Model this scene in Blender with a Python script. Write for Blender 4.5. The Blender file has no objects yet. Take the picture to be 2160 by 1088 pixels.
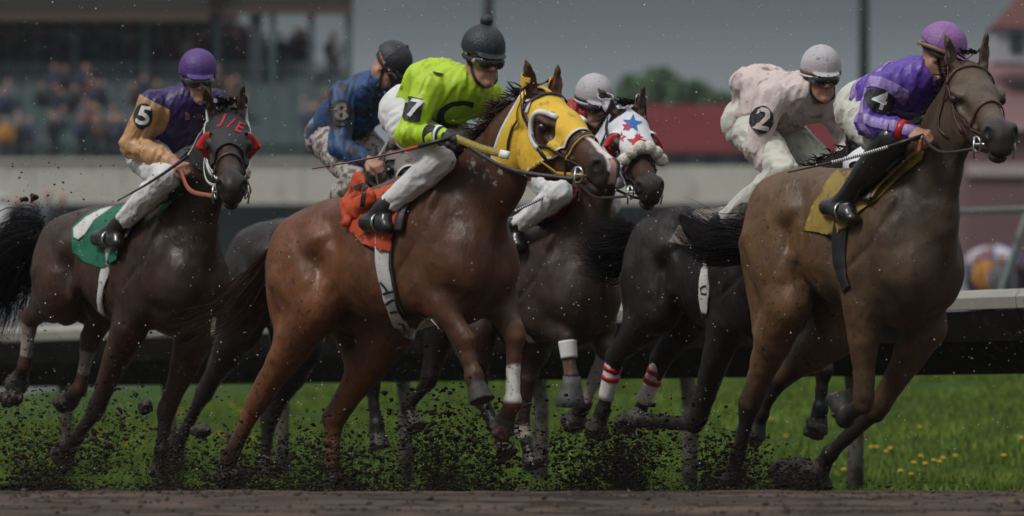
import bpy, bmesh, math, random
import numpy as np
from mathutils import Vector, Matrix
from mathutils.bvhtree import BVHTree
R = math.radians
random.seed(7)
rng = np.random.default_rng(7)
scene = bpy.context.scene
COL = scene.collection

# ------------------------------------------------------------------ camera
FPX, CX, HY, CAMZ = 11000.0, 1080.0, 881.0, 0.35      # long lens held low beside the track
cam_d = bpy.data.cameras.new('camera')
cam = bpy.data.objects.new('camera', cam_d)
COL.objects.link(cam)
cam.location = (0, 0, CAMZ)
cam.rotation_euler = (R(90), 0, 0)
cam_d.sensor_width = 36
cam_d.lens = 36 * FPX / 2160
cam_d.shift_y = (HY - 544) / 2160
cam_d.clip_start = 0.5
cam_d.clip_end = 3000
cam_d.dof.use_dof = True
cam_d.dof.focus_distance = 26.0
cam_d.dof.aperture_fstop = 2.8
scene.camera = cam

# ------------------------------------------------------------------ world: dark overcast sky
SUN_DIR = Vector((-.50, -.42, .76)).normalized()
SUN_EL, SUN_AZ = math.asin(SUN_DIR.z), math.atan2(SUN_DIR.x, SUN_DIR.y) % (2 * math.pi)
world = bpy.data.worlds.new('World')
scene.world = world
world.use_nodes = True
wn, wl = world.node_tree.nodes, world.node_tree.links
wn.clear()
w_out = wn.new('ShaderNodeOutputWorld')
w_bg = wn.new('ShaderNodeBackground')
w_bg.inputs['Strength'].default_value = 0.1
sky = wn.new('ShaderNodeTexSky')
sky.sky_type = 'NISHITA'
sky.sun_disc = False
sky.sun_elevation = SUN_EL
sky.sun_rotation = SUN_AZ
sky.air_density = 1.0
sky.dust_density = 3.0
hsv = wn.new('ShaderNodeHueSaturation')
hsv.inputs['Saturation'].default_value = 0.14
wl.new(sky.outputs[0], hsv.inputs['Color'])
geo = wn.new('ShaderNodeNewGeometry')
sep = wn.new('ShaderNodeSeparateXYZ')
w_tc = wn.new('ShaderNodeTexCoord')
wl.new(w_tc.outputs['Generated'], sep.inputs[0])
wr = wn.new('ShaderNodeValToRGB')       # overcast: lighter strip low down, darker cloud base, brighter overhead
wr.color_ramp.interpolation = 'EASE'
cr = wr.color_ramp.elements
cr[0].position = 0.0; cr[0].color = (2.25, 2.5, 2.62, 1)
cr[1].position = 1.0; cr[1].color = (8.4, 8.6, 8.9, 1)
for pos, c in ((0.03, (2.15, 2.4, 2.52, 1)), (0.055, (1.68, 1.96, 2.10, 1)), (0.085, (.68, .83, .92, 1)), (0.30, (1.5, 1.6, 1.7, 1)), (0.6, (5.8, 5.9, 6.1, 1))):
    e = cr.new(pos); e.color = c
wl.new(sep.outputs['Z'], wr.inputs[0])
w_no = wn.new('ShaderNodeTexNoise')
w_no.inputs['Scale'].default_value = 9
w_no.inputs['Detail'].default_value = 3
w_map = wn.new('ShaderNodeMapping')
w_map.inputs['Scale'].default_value = (1, 1, 5)
wl.new(w_tc.outputs['Generated'], w_map.inputs[0])
wl.new(w_map.outputs[0], w_no.inputs['Vector'])
w_nr = wn.new('ShaderNodeMapRange')
w_nr.inputs['To Min'].default_value = 0.80
w_nr.inputs['To Max'].default_value = 1.20
wl.new(w_no.outputs['Fac'], w_nr.inputs['Value'])
w_mul = wn.new('ShaderNodeVectorMath'); w_mul.operation = 'SCALE'
wl.new(wr.outputs['Color'], w_mul.inputs[0])
wl.new(w_nr.outputs[0], w_mul.inputs['Scale'])
w_mix = wn.new('ShaderNodeMix'); w_mix.data_type = 'RGBA'
w_mix.inputs[0].default_value = 0.93
wl.new(hsv.outputs[0], w_mix.inputs[6])
wl.new(w_mul.outputs[0], w_mix.inputs[7])
wl.new(w_mix.outputs[2], w_bg.inputs['Color'])
wl.new(w_bg.outputs[0], w_out.inputs['Surface'])

sun_d = bpy.data.lights.new('sun', 'SUN')
sun = bpy.data.objects.new('sun', sun_d)
COL.objects.link(sun)
sun_d.energy = 1.5
sun_d.angle = R(13)
sun_d.color = (1.0, 0.97, 0.93)
sun.rotation_euler = SUN_DIR.to_track_quat('Z', 'Y').to_euler()
scene.view_settings.view_transform = 'Standard'
scene.view_settings.look = 'None'
scene.view_settings.exposure = 0.18
scene.view_settings.gamma = 1
scene.view_settings.use_curve_mapping = False
scene.cycles.max_bounces = 6
scene.cycles.volume_bounces = 0

# ------------------------------------------------------------------ helpers
def ray(px, py): return np.array([(px - CX) / FPX, 1.0, (HY - py) / FPX])
def at(px, py, Y):
    """world point seen at photo position (px, py) at distance Y"""
    return np.array([0, 0, CAMZ]) + ray(px, py) * Y

def link(name, me, parent=None, mat=None, smooth=True):
    o = bpy.data.objects.new(name, me)
    COL.objects.link(o)
    if parent is not None: o.parent = parent
    if mat is not None and len(me.materials) == 0: me.materials.append(mat)
    if smooth: me.shade_smooth()
    return o

def tag(o, label=None, cat=None, group=None, kind=None):
    if label: o['label'] = label
    if cat: o['category'] = cat
    if group: o['group'] = group
    if kind: o['kind'] = kind
    return o

def empty(name, loc=(0, 0, 0), rz=0, label=None, cat=None, group=None):
    o = bpy.data.objects.new(name, None)
    o.empty_display_size = 0.1
    COL.objects.link(o)
    o.location = loc
    o.rotation_euler = (0, 0, rz)
    return tag(o, label, cat, group)

def mesh_np(name, V, Fc, col=None):
    """fast mesh from vertex and face arrays (all faces with the same number of corners)"""
    me = bpy.data.meshes.new(name)
    V = np.ascontiguousarray(V, dtype=np.float32); Fc = np.ascontiguousarray(Fc, dtype=np.int32)
    n, k = Fc.shape
    me.vertices.add(len(V)); me.vertices.foreach_set('co', V.ravel())
    me.loops.add(n * k); me.loops.foreach_set('vertex_index', Fc.ravel())
    me.polygons.add(n)
    me.polygons.foreach_set('loop_start', np.arange(0, n * k, k, dtype=np.int32))
    me.update(calc_edges=True)
    if col is not None:
        at_ = me.color_attributes.new('coat', 'FLOAT_COLOR', 'POINT')
        c4 = np.ones((len(V), 4), np.float32); c4[:, :3] = col
        at_.data.foreach_set('color', c4.ravel())
    return me

def mesh_py(name, V, Fc):
    me = bpy.data.meshes.new(name)
    me.from_pydata([tuple(map(float, v)) for v in V], [], [tuple(map(int, f)) for f in Fc])
    me.update()
    return me

class MB:
    """collects simple shapes for one mesh"""
    def __init__(s): s.V = []; s.F = []
    def add(s, V, Fc):
        b = len(s.V); s.V += [tuple(v) for v in V]; s.F += [tuple(i + b for i in f) for f in Fc]; return s
    def box(s, x0, x1, y0, y1, z0, z1):
        return s.add([(x0,y0,z0),(x1,y0,z0),(x1,y1,z0),(x0,y1,z0),(x0,y0,z1),(x1,y0,z1),(x1,y1,z1),(x0,y1,z1)],
                     [(3,2,1,0),(4,5,6,7),(0,1,5,4),(1,2,6,5),(2,3,7,6),(3,0,4,7)])
    def tube(s, pts, rad, n=8, flat=1.0, cap=True):
        pts = [Vector(p) for p in pts]
        m = len(pts)
        if not hasattr(rad, '__len__'): rad = [rad] * m
        up = None; V = []
        for i, p in enumerate(pts):
            t = (pts[min(i + 1, m - 1)] - pts[max(i - 1, 0)]).normalized()
            if up is None:
                up = Vector((0, 0, 1)) if abs(t.z) < .9 else Vector((0, 1, 0))
            a = t.cross(up).normalized(); b = a.cross(t).normalized(); up = b
            for j in range(n):
                w = 2 * math.pi * j / n
                V.append(p + a * math.cos(w) * rad[i] + b * math.sin(w) * rad[i] * flat)
        Fc = []
        for i in range(m - 1):
            for j in range(n):
                k = (j + 1) % n
                Fc.append((i*n + j, i*n + k, (i+1)*n + k, (i+1)*n + j))
        if cap:
            Fc.append(tuple(range(n - 1, -1, -1))); Fc.append(tuple((m-1)*n + j for j in range(n)))
        return s.add(V, Fc)
    def lathe(s, c, prof, n=16, ax=(0, 0, 1)):
        q = Vector((0, 0, 1)).rotation_difference(Vector(ax)); c = Vector(c)
        V = []; Fc = []
        for r, z in prof:
            for j in range(n):
                w = 2 * math.pi * j / n
                V.append(c + q @ Vector((r * math.cos(w), r * math.sin(w), z)))
        for i in range(len(prof) - 1):
            for j in range(n):
                k = (j + 1) % n
                Fc.append((i*n + j, i*n + k, (i+1)*n + k, (i+1)*n + j))
        Fc.append(tuple(range(n - 1, -1, -1))); Fc.append(tuple((len(prof)-1)*n + j for j in range(n)))
        return s.add(V, Fc)
    def sphere(s, c, r, n=12, sc=(1, 1, 1)):
        V = []; Fc = []
        h = n // 2
        for i in range(h + 1):
            a = math.pi * i / h
            for j in range(n):
                w = 2 * math.pi * j / n
                V.append((c[0] + r*sc[0]*math.sin(a)*math.cos(w), c[1] + r*sc[1]*math.sin(a)*math.sin(w), c[2] + r*sc[2]*math.cos(a)))
        for i in range(h):
            for j in range(n):
                k = (j + 1) % n
                Fc.append((i*n + j, (i+1)*n + j, (i+1)*n + k, i*n + k))
        return s.add(V, Fc)
    def build(s, name, mat, parent=None, smooth=False):
        me = mesh_py(name, s.V, s.F)
        bm = bmesh.new(); bm.from_mesh(me)
        bmesh.ops.remove_doubles(bm, verts=bm.verts, dist=1e-5)
        bmesh.ops.recalc_face_normals(bm, faces=bm.faces)
        bm.to_mesh(me); bm.free()
        return link(name, me, parent, mat, smooth)

# ------------------------------------------------------------------ materials
MATS = {}
def nodes(m):
    m.use_nodes = True
    return m.node_tree.nodes, m.node_tree.links, m.node_tree.nodes['Principled BSDF']
def mat(name, c=(.5, .5, .5), rough=.6, var=.25, scale=12, c2=None, metal=0, bump=0, bscale=60, spec=.5, thr=None, coord='Object', stretch=(1,1,1), emit=0, coat=0):
    """principled material: colour broken up by noise, optional stain colour c2 above threshold thr, fine relief"""
    if name in MATS: return MATS[name]
    m = bpy.data.materials.new(name); MATS[name] = m
    N, L, B = nodes(m)
    tc = N.new('ShaderNodeTexCoord'); mp = N.new('ShaderNodeMapping'); mp.inputs['Scale'].default_value = stretch
    L.new(tc.outputs[coord], mp.inputs[0])
    no = N.new('ShaderNodeTexNoise'); no.inputs['Scale'].default_value = scale; no.inputs['Detail'].default_value = 6
    L.new(mp.outputs[0], no.inputs['Vector'])
    mr = N.new('ShaderNodeMapRange'); mr.inputs['From Min'].default_value = .25; mr.inputs['From Max'].default_value = .75
    mr.inputs['To Min'].default_value = 1 - var; mr.inputs['To Max'].default_value = 1 + var
    L.new(no.outputs['Fac'], mr.inputs['Value'])
    sc = N.new('ShaderNodeVectorMath'); sc.operation = 'SCALE'; sc.inputs[0].default_value = c
    L.new(mr.outputs[0], sc.inputs['Scale'])
    out = sc.outputs[0]
    if c2 is not None:
        n2 = N.new('ShaderNodeTexNoise'); n2.inputs['Scale'].default_value = scale * 2.3; n2.inputs['Detail'].default_value = 8
        L.new(mp.outputs[0], n2.inputs['Vector'])
        r2 = N.new('ShaderNodeMapRange'); t = .6 if thr is None else thr
        r2.inputs['From Min'].default_value = t; r2.inputs['From Max'].default_value = t + .06
        L.new(n2.outputs['Fac'], r2.inputs['Value'])
        mx = N.new('ShaderNodeMix'); mx.data_type = 'RGBA'; mx.inputs[7].default_value = (*c2, 1)
        L.new(r2.outputs[0], mx.inputs[0]); L.new(out, mx.inputs[6]); out = mx.outputs[2]
    L.new(out, B.inputs['Base Color'])
    B.inputs['Roughness'].default_value = rough; B.inputs['Metallic'].default_value = metal
    B.inputs['Specular IOR Level'].default_value = spec
    if coat: B.inputs['Coat Weight'].default_value = coat; B.inputs['Coat Roughness'].default_value = .15
    if bump:
        n3 = N.new('ShaderNodeTexNoise'); n3.inputs['Scale'].default_value = bscale; n3.inputs['Detail'].default_value = 5
        L.new(mp.outputs[0], n3.inputs['Vector'])
        bp = N.new('ShaderNodeBump'); bp.inputs['Strength'].default_value = bump; bp.inputs['Distance'].default_value = .01
        L.new(n3.outputs['Fac'], bp.inputs['Height']); L.new(bp.outputs[0], B.inputs['Normal'])
    return m

def coat_mat(name, rough=.42, mud=.62, mudcol=(.045, .034, .026), spec=.45):
    """horse coat and skin: colour of the coat from the mesh, short wet hair grain and mud flecks"""
    m = bpy.data.materials.new(name)
    N, L, B = nodes(m)
    vc = N.new('ShaderNodeVertexColor'); vc.layer_name = 'coat'
    tc = N.new('ShaderNodeTexCoord')
    no = N.new('ShaderNodeTexNoise'); no.inputs['Scale'].default_value = 5; no.inputs['Detail'].default_value = 9; no.inputs['Roughness'].default_value = .65
    L.new(tc.outputs['Object'], no.inputs['Vector'])
    mr = N.new('ShaderNodeMapRange'); mr.inputs['From Min'].default_value = .3; mr.inputs['From Max'].default_value = .7
    mr.inputs['To Min'].default_value = .62; mr.inputs['To Max'].default_value = 1.38
    L.new(no.outputs['Fac'], mr.inputs['Value'])
    sc = N.new('ShaderNodeVectorMath'); sc.operation = 'SCALE'
    L.new(vc.outputs[0], sc.inputs[0]); L.new(mr.outputs[0], sc.inputs['Scale'])
    n2 = N.new('ShaderNodeTexNoise'); n2.inputs['Scale'].default_value = 42; n2.inputs['Detail'].default_value = 4
    L.new(tc.outputs['Object'], n2.inputs['Vector'])
    r2 = N.new('ShaderNodeMapRange'); r2.inputs['From Min'].default_value = mud; r2.inputs['From Max'].default_value = mud + .05
    L.new(n2.outputs['Fac'], r2.inputs['Value'])
    mx = N.new('ShaderNodeMix'); mx.data_type = 'RGBA'; mx.inputs[7].default_value = (*mudcol, 1)
    L.new(r2.outputs[0], mx.inputs[0]); L.new(sc.outputs[0], mx.inputs[6])
    L.new(mx.outputs[2], B.inputs['Base Color'])
    ms = N.new('ShaderNodeMapping'); ms.inputs['Scale'].default_value = (9, 9, 1.3); L.new(tc.outputs['Object'], ms.inputs[0])
    ns = N.new('ShaderNodeTexNoise'); ns.inputs['Scale'].default_value = 1.6; ns.inputs['Detail'].default_value = 7; L.new(ms.outputs[0], ns.inputs['Vector'])
    rr = N.new('ShaderNodeMapRange'); rr.inputs['From Min'].default_value = .35; rr.inputs['From Max'].default_value = .65; rr.inputs['To Min'].default_value = rough - .06; rr.inputs['To Max'].default_value = rough + .28
    L.new(ns.outputs['Fac'], rr.inputs['Value']); L.new(rr.outputs[0], B.inputs['Roughness'])
    B.inputs['Specular IOR Level'].default_value = spec
    mp = N.new('ShaderNodeMapping'); mp.inputs['Scale'].default_value = (1, 1, .35)
    L.new(tc.outputs['Object'], mp.inputs[0])
    n3 = N.new('ShaderNodeTexNoise'); n3.inputs['Scale'].default_value = 150; n3.inputs['Detail'].default_value = 3
    L.new(mp.outputs[0], n3.inputs['Vector'])
    n4 = N.new('ShaderNodeTexNoise'); n4.inputs['Scale'].default_value = 16; n4.inputs['Detail'].default_value = 5
    L.new(mp.outputs[0], n4.inputs['Vector'])
    b1 = N.new('ShaderNodeBump'); b1.inputs['Strength'].default_value = .3; b1.inputs['Distance'].default_value = .004
    L.new(n3.outputs['Fac'], b1.inputs['Height'])
    b2 = N.new('ShaderNodeBump'); b2.inputs['Strength'].default_value = .45; b2.inputs['Distance'].default_value = .025
    L.new(n4.outputs['Fac'], b2.inputs['Height']); L.new(b1.outputs[0], b2.inputs['Normal'])
    nv = N.new('ShaderNodeTexNoise'); nv.inputs['Scale'].default_value = 4.2; nv.inputs['Detail'].default_value = 2.5; nv.inputs['Distortion'].default_value = .6; L.new(mp.outputs[0], nv.inputs['Vector'])
    v1 = N.new('ShaderNodeMath'); v1.operation = 'SUBTRACT'; v1.inputs[1].default_value = .5; L.new(nv.outputs['Fac'], v1.inputs[0])
    v2 = N.new('ShaderNodeMath'); v2.operation = 'ABSOLUTE'; L.new(v1.outputs[0], v2.inputs[0])
    v3 = N.new('ShaderNodeMapRange'); v3.interpolation_type = 'SMOOTHSTEP'; v3.inputs['From Min'].default_value = 0; v3.inputs['From Max'].default_value = .022; v3.inputs['To Min'].default_value = 1; v3.inputs['To Max'].default_value = 0
    L.new(v2.outputs[0], v3.inputs['Value'])
    b3 = N.new('ShaderNodeBump'); b3.inputs['Strength'].default_value = .22; b3.inputs['Distance'].default_value = .003
    L.new(v3.outputs[0], b3.inputs['Height']); L.new(b2.outputs[0], b3.inputs['Normal'])
    L.new(b3.outputs[0], B.inputs['Normal'])
    return m

# ------------------------------------------------------------------ noise (numpy)
_perm = rng.random((64, 64, 64)).astype(np.float32)
def vnoise(p):
    i = np.floor(p).astype(np.int64); f = (p - i).astype(np.float32); f = f * f * (3 - 2 * f)
    i0 = i & 63; i1 = (i + 1) & 63
    x0, y0, z0 = i0[..., 0], i0[..., 1], i0[..., 2]; x1, y1, z1 = i1[..., 0], i1[..., 1], i1[..., 2]
    fx, fy, fz = f[..., 0], f[..., 1], f[..., 2]
    P = _perm
    a = P[x0, y0, z0] * (1 - fx) + P[x1, y0, z0] * fx
    b = P[x0, y1, z0] * (1 - fx) + P[x1, y1, z0] * fx
    c = P[x0, y0, z1] * (1 - fx) + P[x1, y0, z1] * fx
    d = P[x0, y1, z1] * (1 - fx) + P[x1, y1, z1] * fx
    return (a * (1 - fy) + b * fy) * (1 - fz) + (c * (1 - fy) + d * fy) * fz
def fbm(p, o=3):
    s = 0; a = .5
    for k in range(o):
        s = s + a * (vnoise(p * (2 ** k) + 13.7 * k) - .5); a *= .5
    return s

# ------------------------------------------------------------------ blended solids
class Solid:
    """body surface = smooth union of tapered limbs and muscle masses, polygonised as one skin"""
    def __init__(s): s.P = []
    def _add(s, fn, c, r, k, sub=False): s.P.append((fn, np.asarray(c, float), float(r), k, sub))
    def limb(s, pts, rad, k=.03, sq=1.0, ki=.012, X=None, sub=False):
        pts = np.asarray(pts, float); rad = np.asarray(rad, float); S = np.array([1, sq, 1.0])
        A = pts[:-1] / S; Bv = (pts[1:] - pts[:-1]) / S; bb = (Bv ** 2).sum(1) + 1e-9; AB = (A * Bv).sum(1); AA = (A * A).sum(1)
        m = min(1.0, (sq + 1) / 2)
        def fn(p):
            if X is not None: p = (p - X[1]) @ X[0] / X[2]
            q = p / S; d = None; q2 = np.einsum('ij,ij->i', q, q)
            for i in range(len(A)):
                wb = q @ Bv[i] - AB[i]; h = np.minimum(np.maximum(wb / bb[i], 0), 1)
                e2 = q2 - 2 * (q @ A[i]) + AA[i] - h * (2 * wb - h * bb[i])
                e = np.sqrt(np.maximum(e2, 0)) - (rad[i] + (rad[i+1] - rad[i]) * h)
                if d is None: d = e
                else:
                    t = np.maximum(ki - np.abs(d - e), 0); d = np.minimum(d, e) - t * t / (4 * ki)
            return d * m * (1 if X is None else X[2])
        lo, hi = pts.min(0), pts.max(0); c = (lo + hi) / 2
        r = np.linalg.norm(hi - lo) / 2 + rad.max() * max(1, sq) + .01
        if X is not None: c = X[0] @ c * X[2] + X[1]; r *= X[2]
        s._add(fn, c, r, k, sub)
    def ell(s, c, r, k=.05, pitch=0, X=None, sub=False, yaw=0, roll=0):
        c = np.asarray(c, float); r = np.asarray(r, float)
        M = np.array((Matrix.Rotation(yaw, 3, 'Z') @ Matrix.Rotation(-pitch, 3, 'Y') @ Matrix.Rotation(roll, 3, 'X')))   # columns: ellipsoid axes
        def fn(p):
            if X is not None: p = (p - X[1]) @ X[0] / X[2]
            q = (p - c) @ M
            q = q * q; k0 = np.sqrt(q @ (1 / r ** 2)) + 1e-9; k1 = np.sqrt(q @ (1 / r ** 4)) + 1e-9
            return k0 * (k0 - 1) / k1 * (1 if X is None else X[2])
        cc = c if X is None else X[0] @ c * X[2] + X[1]
        s._add(fn, cc, r.max() * (1 if X is None else X[2]) + .01, k, sub)
    def hoof(s, a, b, ra, rb, k=.006, n=None):
        a = np.asarray(a, float); b = np.asarray(b, float); n = (b - a) / np.linalg.norm(b - a) if n is None else np.asarray(n, float)
        Bv = b - a; bb = Bv @ Bv
        def fn(p):
            w = p - a; h = np.clip(w @ Bv / bb, 0, 1.2)
            d = np.sqrt(((w - h[:, None] * Bv) ** 2).sum(1)) - (ra + (rb - ra) * h)
            return np.maximum(d, (p - b) @ n)
        s._add(fn, (a + b) / 2, np.linalg.norm(b - a) / 2 + max(ra, rb) + .03, k)
    def custom(s, fn, c, r, k, sub=False): s._add(fn, c, r, k, sub)
    def ev(s, p, prims=None):
        d = np.full(len(p), 9.0)
        for fn, c, r, k, sub in (s.P if prims is None else prims):
            e = fn(p)
            if sub:
                t = np.maximum(k - np.abs(d + e), 0); d = np.maximum(d, -e) + t * t / (4 * k)
            else:
                t = np.maximum(k - np.abs(d - e), 0); d = np.minimum(d, e) - t * t / (4 * k)
        return d
    def mesh(s, vox=.008, disp=None, B=10, pad=.03):
        lo = np.min([c - r for _, c, r, _, sb in s.P if not sb], 0) - pad
        hi = np.max([c + r for _, c, r, _, sb in s.P if not sb], 0) + pad
        nb = np.ceil((hi - lo) / (vox * B)).astype(int); bs = vox * B; hd = bs * math.sqrt(3) / 2
        gi = np.stack(np.meshgrid(*[np.arange(n) for n in nb], indexing='ij'), -1).reshape(-1, 3)
        cen = lo + (gi + .5) * bs
        dc = s.ev(cen); act = np.abs(dc) < hd * 1.15 + .022
        n = nb * B + 1
        val = np.full(n, 1.0, np.float32)
        big = np.where(dc < 0, -1, 1).reshape(nb)
        val[:-1, :-1, :-1] = np.repeat(np.repeat(np.repeat(big, B, 0), B, 1), B, 2)
        loc = np.stack(np.meshgrid(*[np.arange(B + 1)] * 3, indexing='ij'), -1).reshape(-1, 3) * vox
        pc = np.array([c for _, c, _, _, _ in s.P]); pr = np.array([r + k for _, _, r, k, _ in s.P])
        for g, c0 in zip(gi[act], cen[act]):
            near = np.linalg.norm(pc - c0, axis=1) - pr < hd + .03
            pts = lo + g * bs + loc
            sel = [s.P[i] for i in np.nonzero(near)[0]]
            if not sel: continue
            d = s.ev(pts, sel)
            if d.min() > .03 or d.max() < -.03:
                pass
            elif disp is not None:
                nz = np.abs(d) < .028; d[nz] += disp(pts[nz])
            x, y, z = g * B
            val[x:x+B+1, y:y+B+1, z:z+B+1] = d.reshape(B+1, B+1, B+1)
        ins = val < 0
        cs = [(0,0,0),(1,0,0),(0,1,0),(1,1,0),(0,0,1),(1,0,1),(0,1,1),(1,1,1)]
        cnt = np.zeros(n - 1, np.int8)
        sl = lambda o, m: tuple(slice(o[a], o[a] + m[a]) for a in range(3))
        for c in cs: cnt += ins[sl(c, n - 1)]
        cells = np.argwhere((cnt > 0) & (cnt < 8))
        idx = np.full(n - 1, -1, np.int32); idx[tuple(cells.T)] = np.arange(len(cells))
        cv = np.stack([val[cells[:, 0] + c[0], cells[:, 1] + c[1], cells[:, 2] + c[2]] for c in cs], 1)
        acc = np.zeros((len(cells), 3)); w = np.zeros(len(cells))
        for i in range(8):
            for a in range(3):
                j = i ^ (1 << a)
                if j < i: continue
                va, vb = cv[:, i], cv[:, j]; m = (va < 0) != (vb < 0)
                t = np.where(m, va / np.where(m, va - vb, 1), 0)
                q = np.array(cs[i], float) + t[:, None] * (np.array(cs[j], float) - np.array(cs[i], float))
                acc[m] += q[m]; w[m] += 1
        V = lo + (cells + acc / w[:, None]) * vox
        Fs = []
        for a in range(3):
            b, c = (a + 1) % 3, (a + 2) % 3
            m = n.copy(); m[a] -= 1
            o = [0, 0, 0]; o[a] = 1
            e0 = ins[sl((0,0,0), m)]; e1 = ins[sl(o, m)]
            ed = np.argwhere(e0 != e1)
            ok = (ed[:, b] > 0) & (ed[:, c] > 0) & (ed[:, b] < n[b] - 1) & (ed[:, c] < n[c] - 1); ed = ed[ok]
            fl = ins[tuple(ed.T)]
            def ci(db, dc_):
                q = ed.copy(); q[:, b] -= db; q[:, c] -= dc_; return idx[tuple(q.T)]
            q = np.stack([ci(1, 1), ci(0, 1), ci(0, 0), ci(1, 0)], 1)
            q[~fl] = q[~fl][:, ::-1]
            Fs.append(q)
        Fc = np.concatenate(Fs); Fc = Fc[(Fc >= 0).all(1)]
        return V, Fc

def vnormals(V, Fc):
    n = np.cross(V[Fc[:, 2]] - V[Fc[:, 0]], V[Fc[:, 3 if Fc.shape[1] == 4 else 1]] - V[Fc[:, 1 if Fc.shape[1] == 4 else 0]])
    if Fc.shape[1] == 3: n = np.cross(V[Fc[:, 1]] - V[Fc[:, 0]], V[Fc[:, 2]] - V[Fc[:, 0]])
    N = np.zeros_like(V)
    for j in range(Fc.shape[1]): np.add.at(N, Fc[:, j], n)
    return N / (np.linalg.norm(N, axis=1)[:, None] + 1e-12)

def shell(V, Fc, masks, off=.006, thick=.004, disp=None):
    """a fitted covering cut from a body surface: keep where every mask > 0, lift it off the skin, give it thickness"""
    N = vnormals(V, Fc)
    T = np.concatenate([Fc[:, [0, 1, 2]], Fc[:, [0, 2, 3]]])
    keep = np.ones(len(T), bool)
    S = [m(V) for m in masks]
    for sv in S: keep &= (sv[T] > 0).any(1)
    T = T[keep]
    used, inv = np.unique(T, return_inverse=True); T = inv.reshape(-1, 3)
    V = V[used]; N = N[used]; S = [sv[used] for sv in S]
    for q in range(len(S)):
        sv = S[q]; ins = sv > 0; c = ins[T].sum(1)
        out = [T[c == 3]]; nv = []; cache = {}
        base = len(V)
        def cut(a, b):
            key = (a, b) if a < b else (b, a)
            if key not in cache:
                t = sv[key[0]] / (sv[key[0]] - sv[key[1]]); cache[key] = base + len(nv); nv.append((key[0], key[1], t))
            return cache[key]
        add = []
        for tri in T[(c == 1) | (c == 2)]:
            a, b, d = tri
            f = [ins[a], ins[b], ins[d]]
            if sum(f) == 1:
                while not ins[a]: a, b, d = b, d, a
                add.append((a, cut(a, b), cut(a, d)))
            else:
                while ins[a]: a, b, d = b, d, a
                x, y = cut(a, b), cut(a, d)
                add.append((x, b, d)); add.append((x, d, y))
        if add: out.append(np.array(add))
        T = np.concatenate(out).astype(int)
        if nv:
            ia = np.array([x[0] for x in nv]); ib = np.array([x[1] for x in nv]); t = np.array([x[2] for x in nv])[:, None]
            V = np.concatenate([V, V[ia] * (1 - t) + V[ib] * t]); N = np.concatenate([N, N[ia] * (1 - t) + N[ib] * t])
            S = [np.concatenate([z, z[ia] * (1 - t[:, 0]) + z[ib] * t[:, 0]]) for z in S]
            S[q][base:] = 1e-6
    o = off + (disp(V) if disp is not None else 0)
    o = o[:, None] if hasattr(o, '__len__') else o
    Vo = V + N * (o + thick); Vi = V + N * o
    E = np.concatenate([T[:, [0, 1]], T[:, [1, 2]], T[:, [2, 0]]])
    key = {}
    for a, b in E: key[(a, b)] = 1
    rim = [(a, b) for a, b in E if (b, a) not in key]
    n = len(V)
    W = [T, T[:, ::-1] + n]
    if rim:
        rm = np.array(rim)
        W.append(np.stack([rm[:, 1], rm[:, 0], rm[:, 0] + n], 1)); W.append(np.stack([rm[:, 1], rm[:, 0] + n, rm[:, 1] + n], 1))
    return np.concatenate([Vo, Vi]), np.concatenate(W)

def bvh(V, Fc): return BVHTree.FromPolygons([tuple(v) for v in V], [tuple(int(i) for i in f) for f in Fc])

def spline(pts, n=24):
    """smooth curve through points (Catmull-Rom)"""
    P = [np.asarray(p, float) for p in pts]; P = [2 * P[0] - P[1]] + P + [2 * P[-1] - P[-2]]
    out = []
    seg = len(P) - 3
    for i in range(n + 1):
        t = i / n * seg; k = min(int(t), seg - 1); t -= k
        a, b, c, d = P[k:k+4]
        out.append(.5 * ((2*b) + (c-a)*t + (2*a-5*b+4*c-d)*t*t + (3*b-a-3*c+d)*t**3))
    return out

def strap(name, pts, tree, w=.018, th=.004, off=.002, mat=None, parent=None, n=28, snap=True, closed=False):
    """a leather strap laid along a curve on a surface"""
    C = spline(pts, n); V = []
    m = len(C); NP = []
    for p in C:
        if tree is not None:
            co, no, _, _ = tree.find_nearest(Vector(p))
            NP.append((Vector(co) + no * off if snap else Vector(p), no))
        else: NP.append((Vector(p), Vector((0, -1, .3)).normalized()))
    for i in range(m):
        p, no = NP[i]
        t = (NP[min(i+1, m-1)][0] - NP[max(i-1, 0)][0]).normalized()
        s = t.cross(no).normalized() * (w / 2); u = s.cross(t).normalized() * th
        if u.dot(no) < 0: u = -u
        V += [p - s, p + s, p + s * .85 + u, p - s * .85 + u]
    Fc = []
    for i in range(m - 1):
        for j in range(4):
            k = (j + 1) % 4; Fc.append((i*4+j, i*4+k, (i+1)*4+k, (i+1)*4+j))
    Fc += [(3, 2, 1, 0), tuple((m-1)*4 + j for j in range(4))]
    mb = MB(); mb.add(V, Fc)
    return mb.build(name, mat, parent, True)

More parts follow.
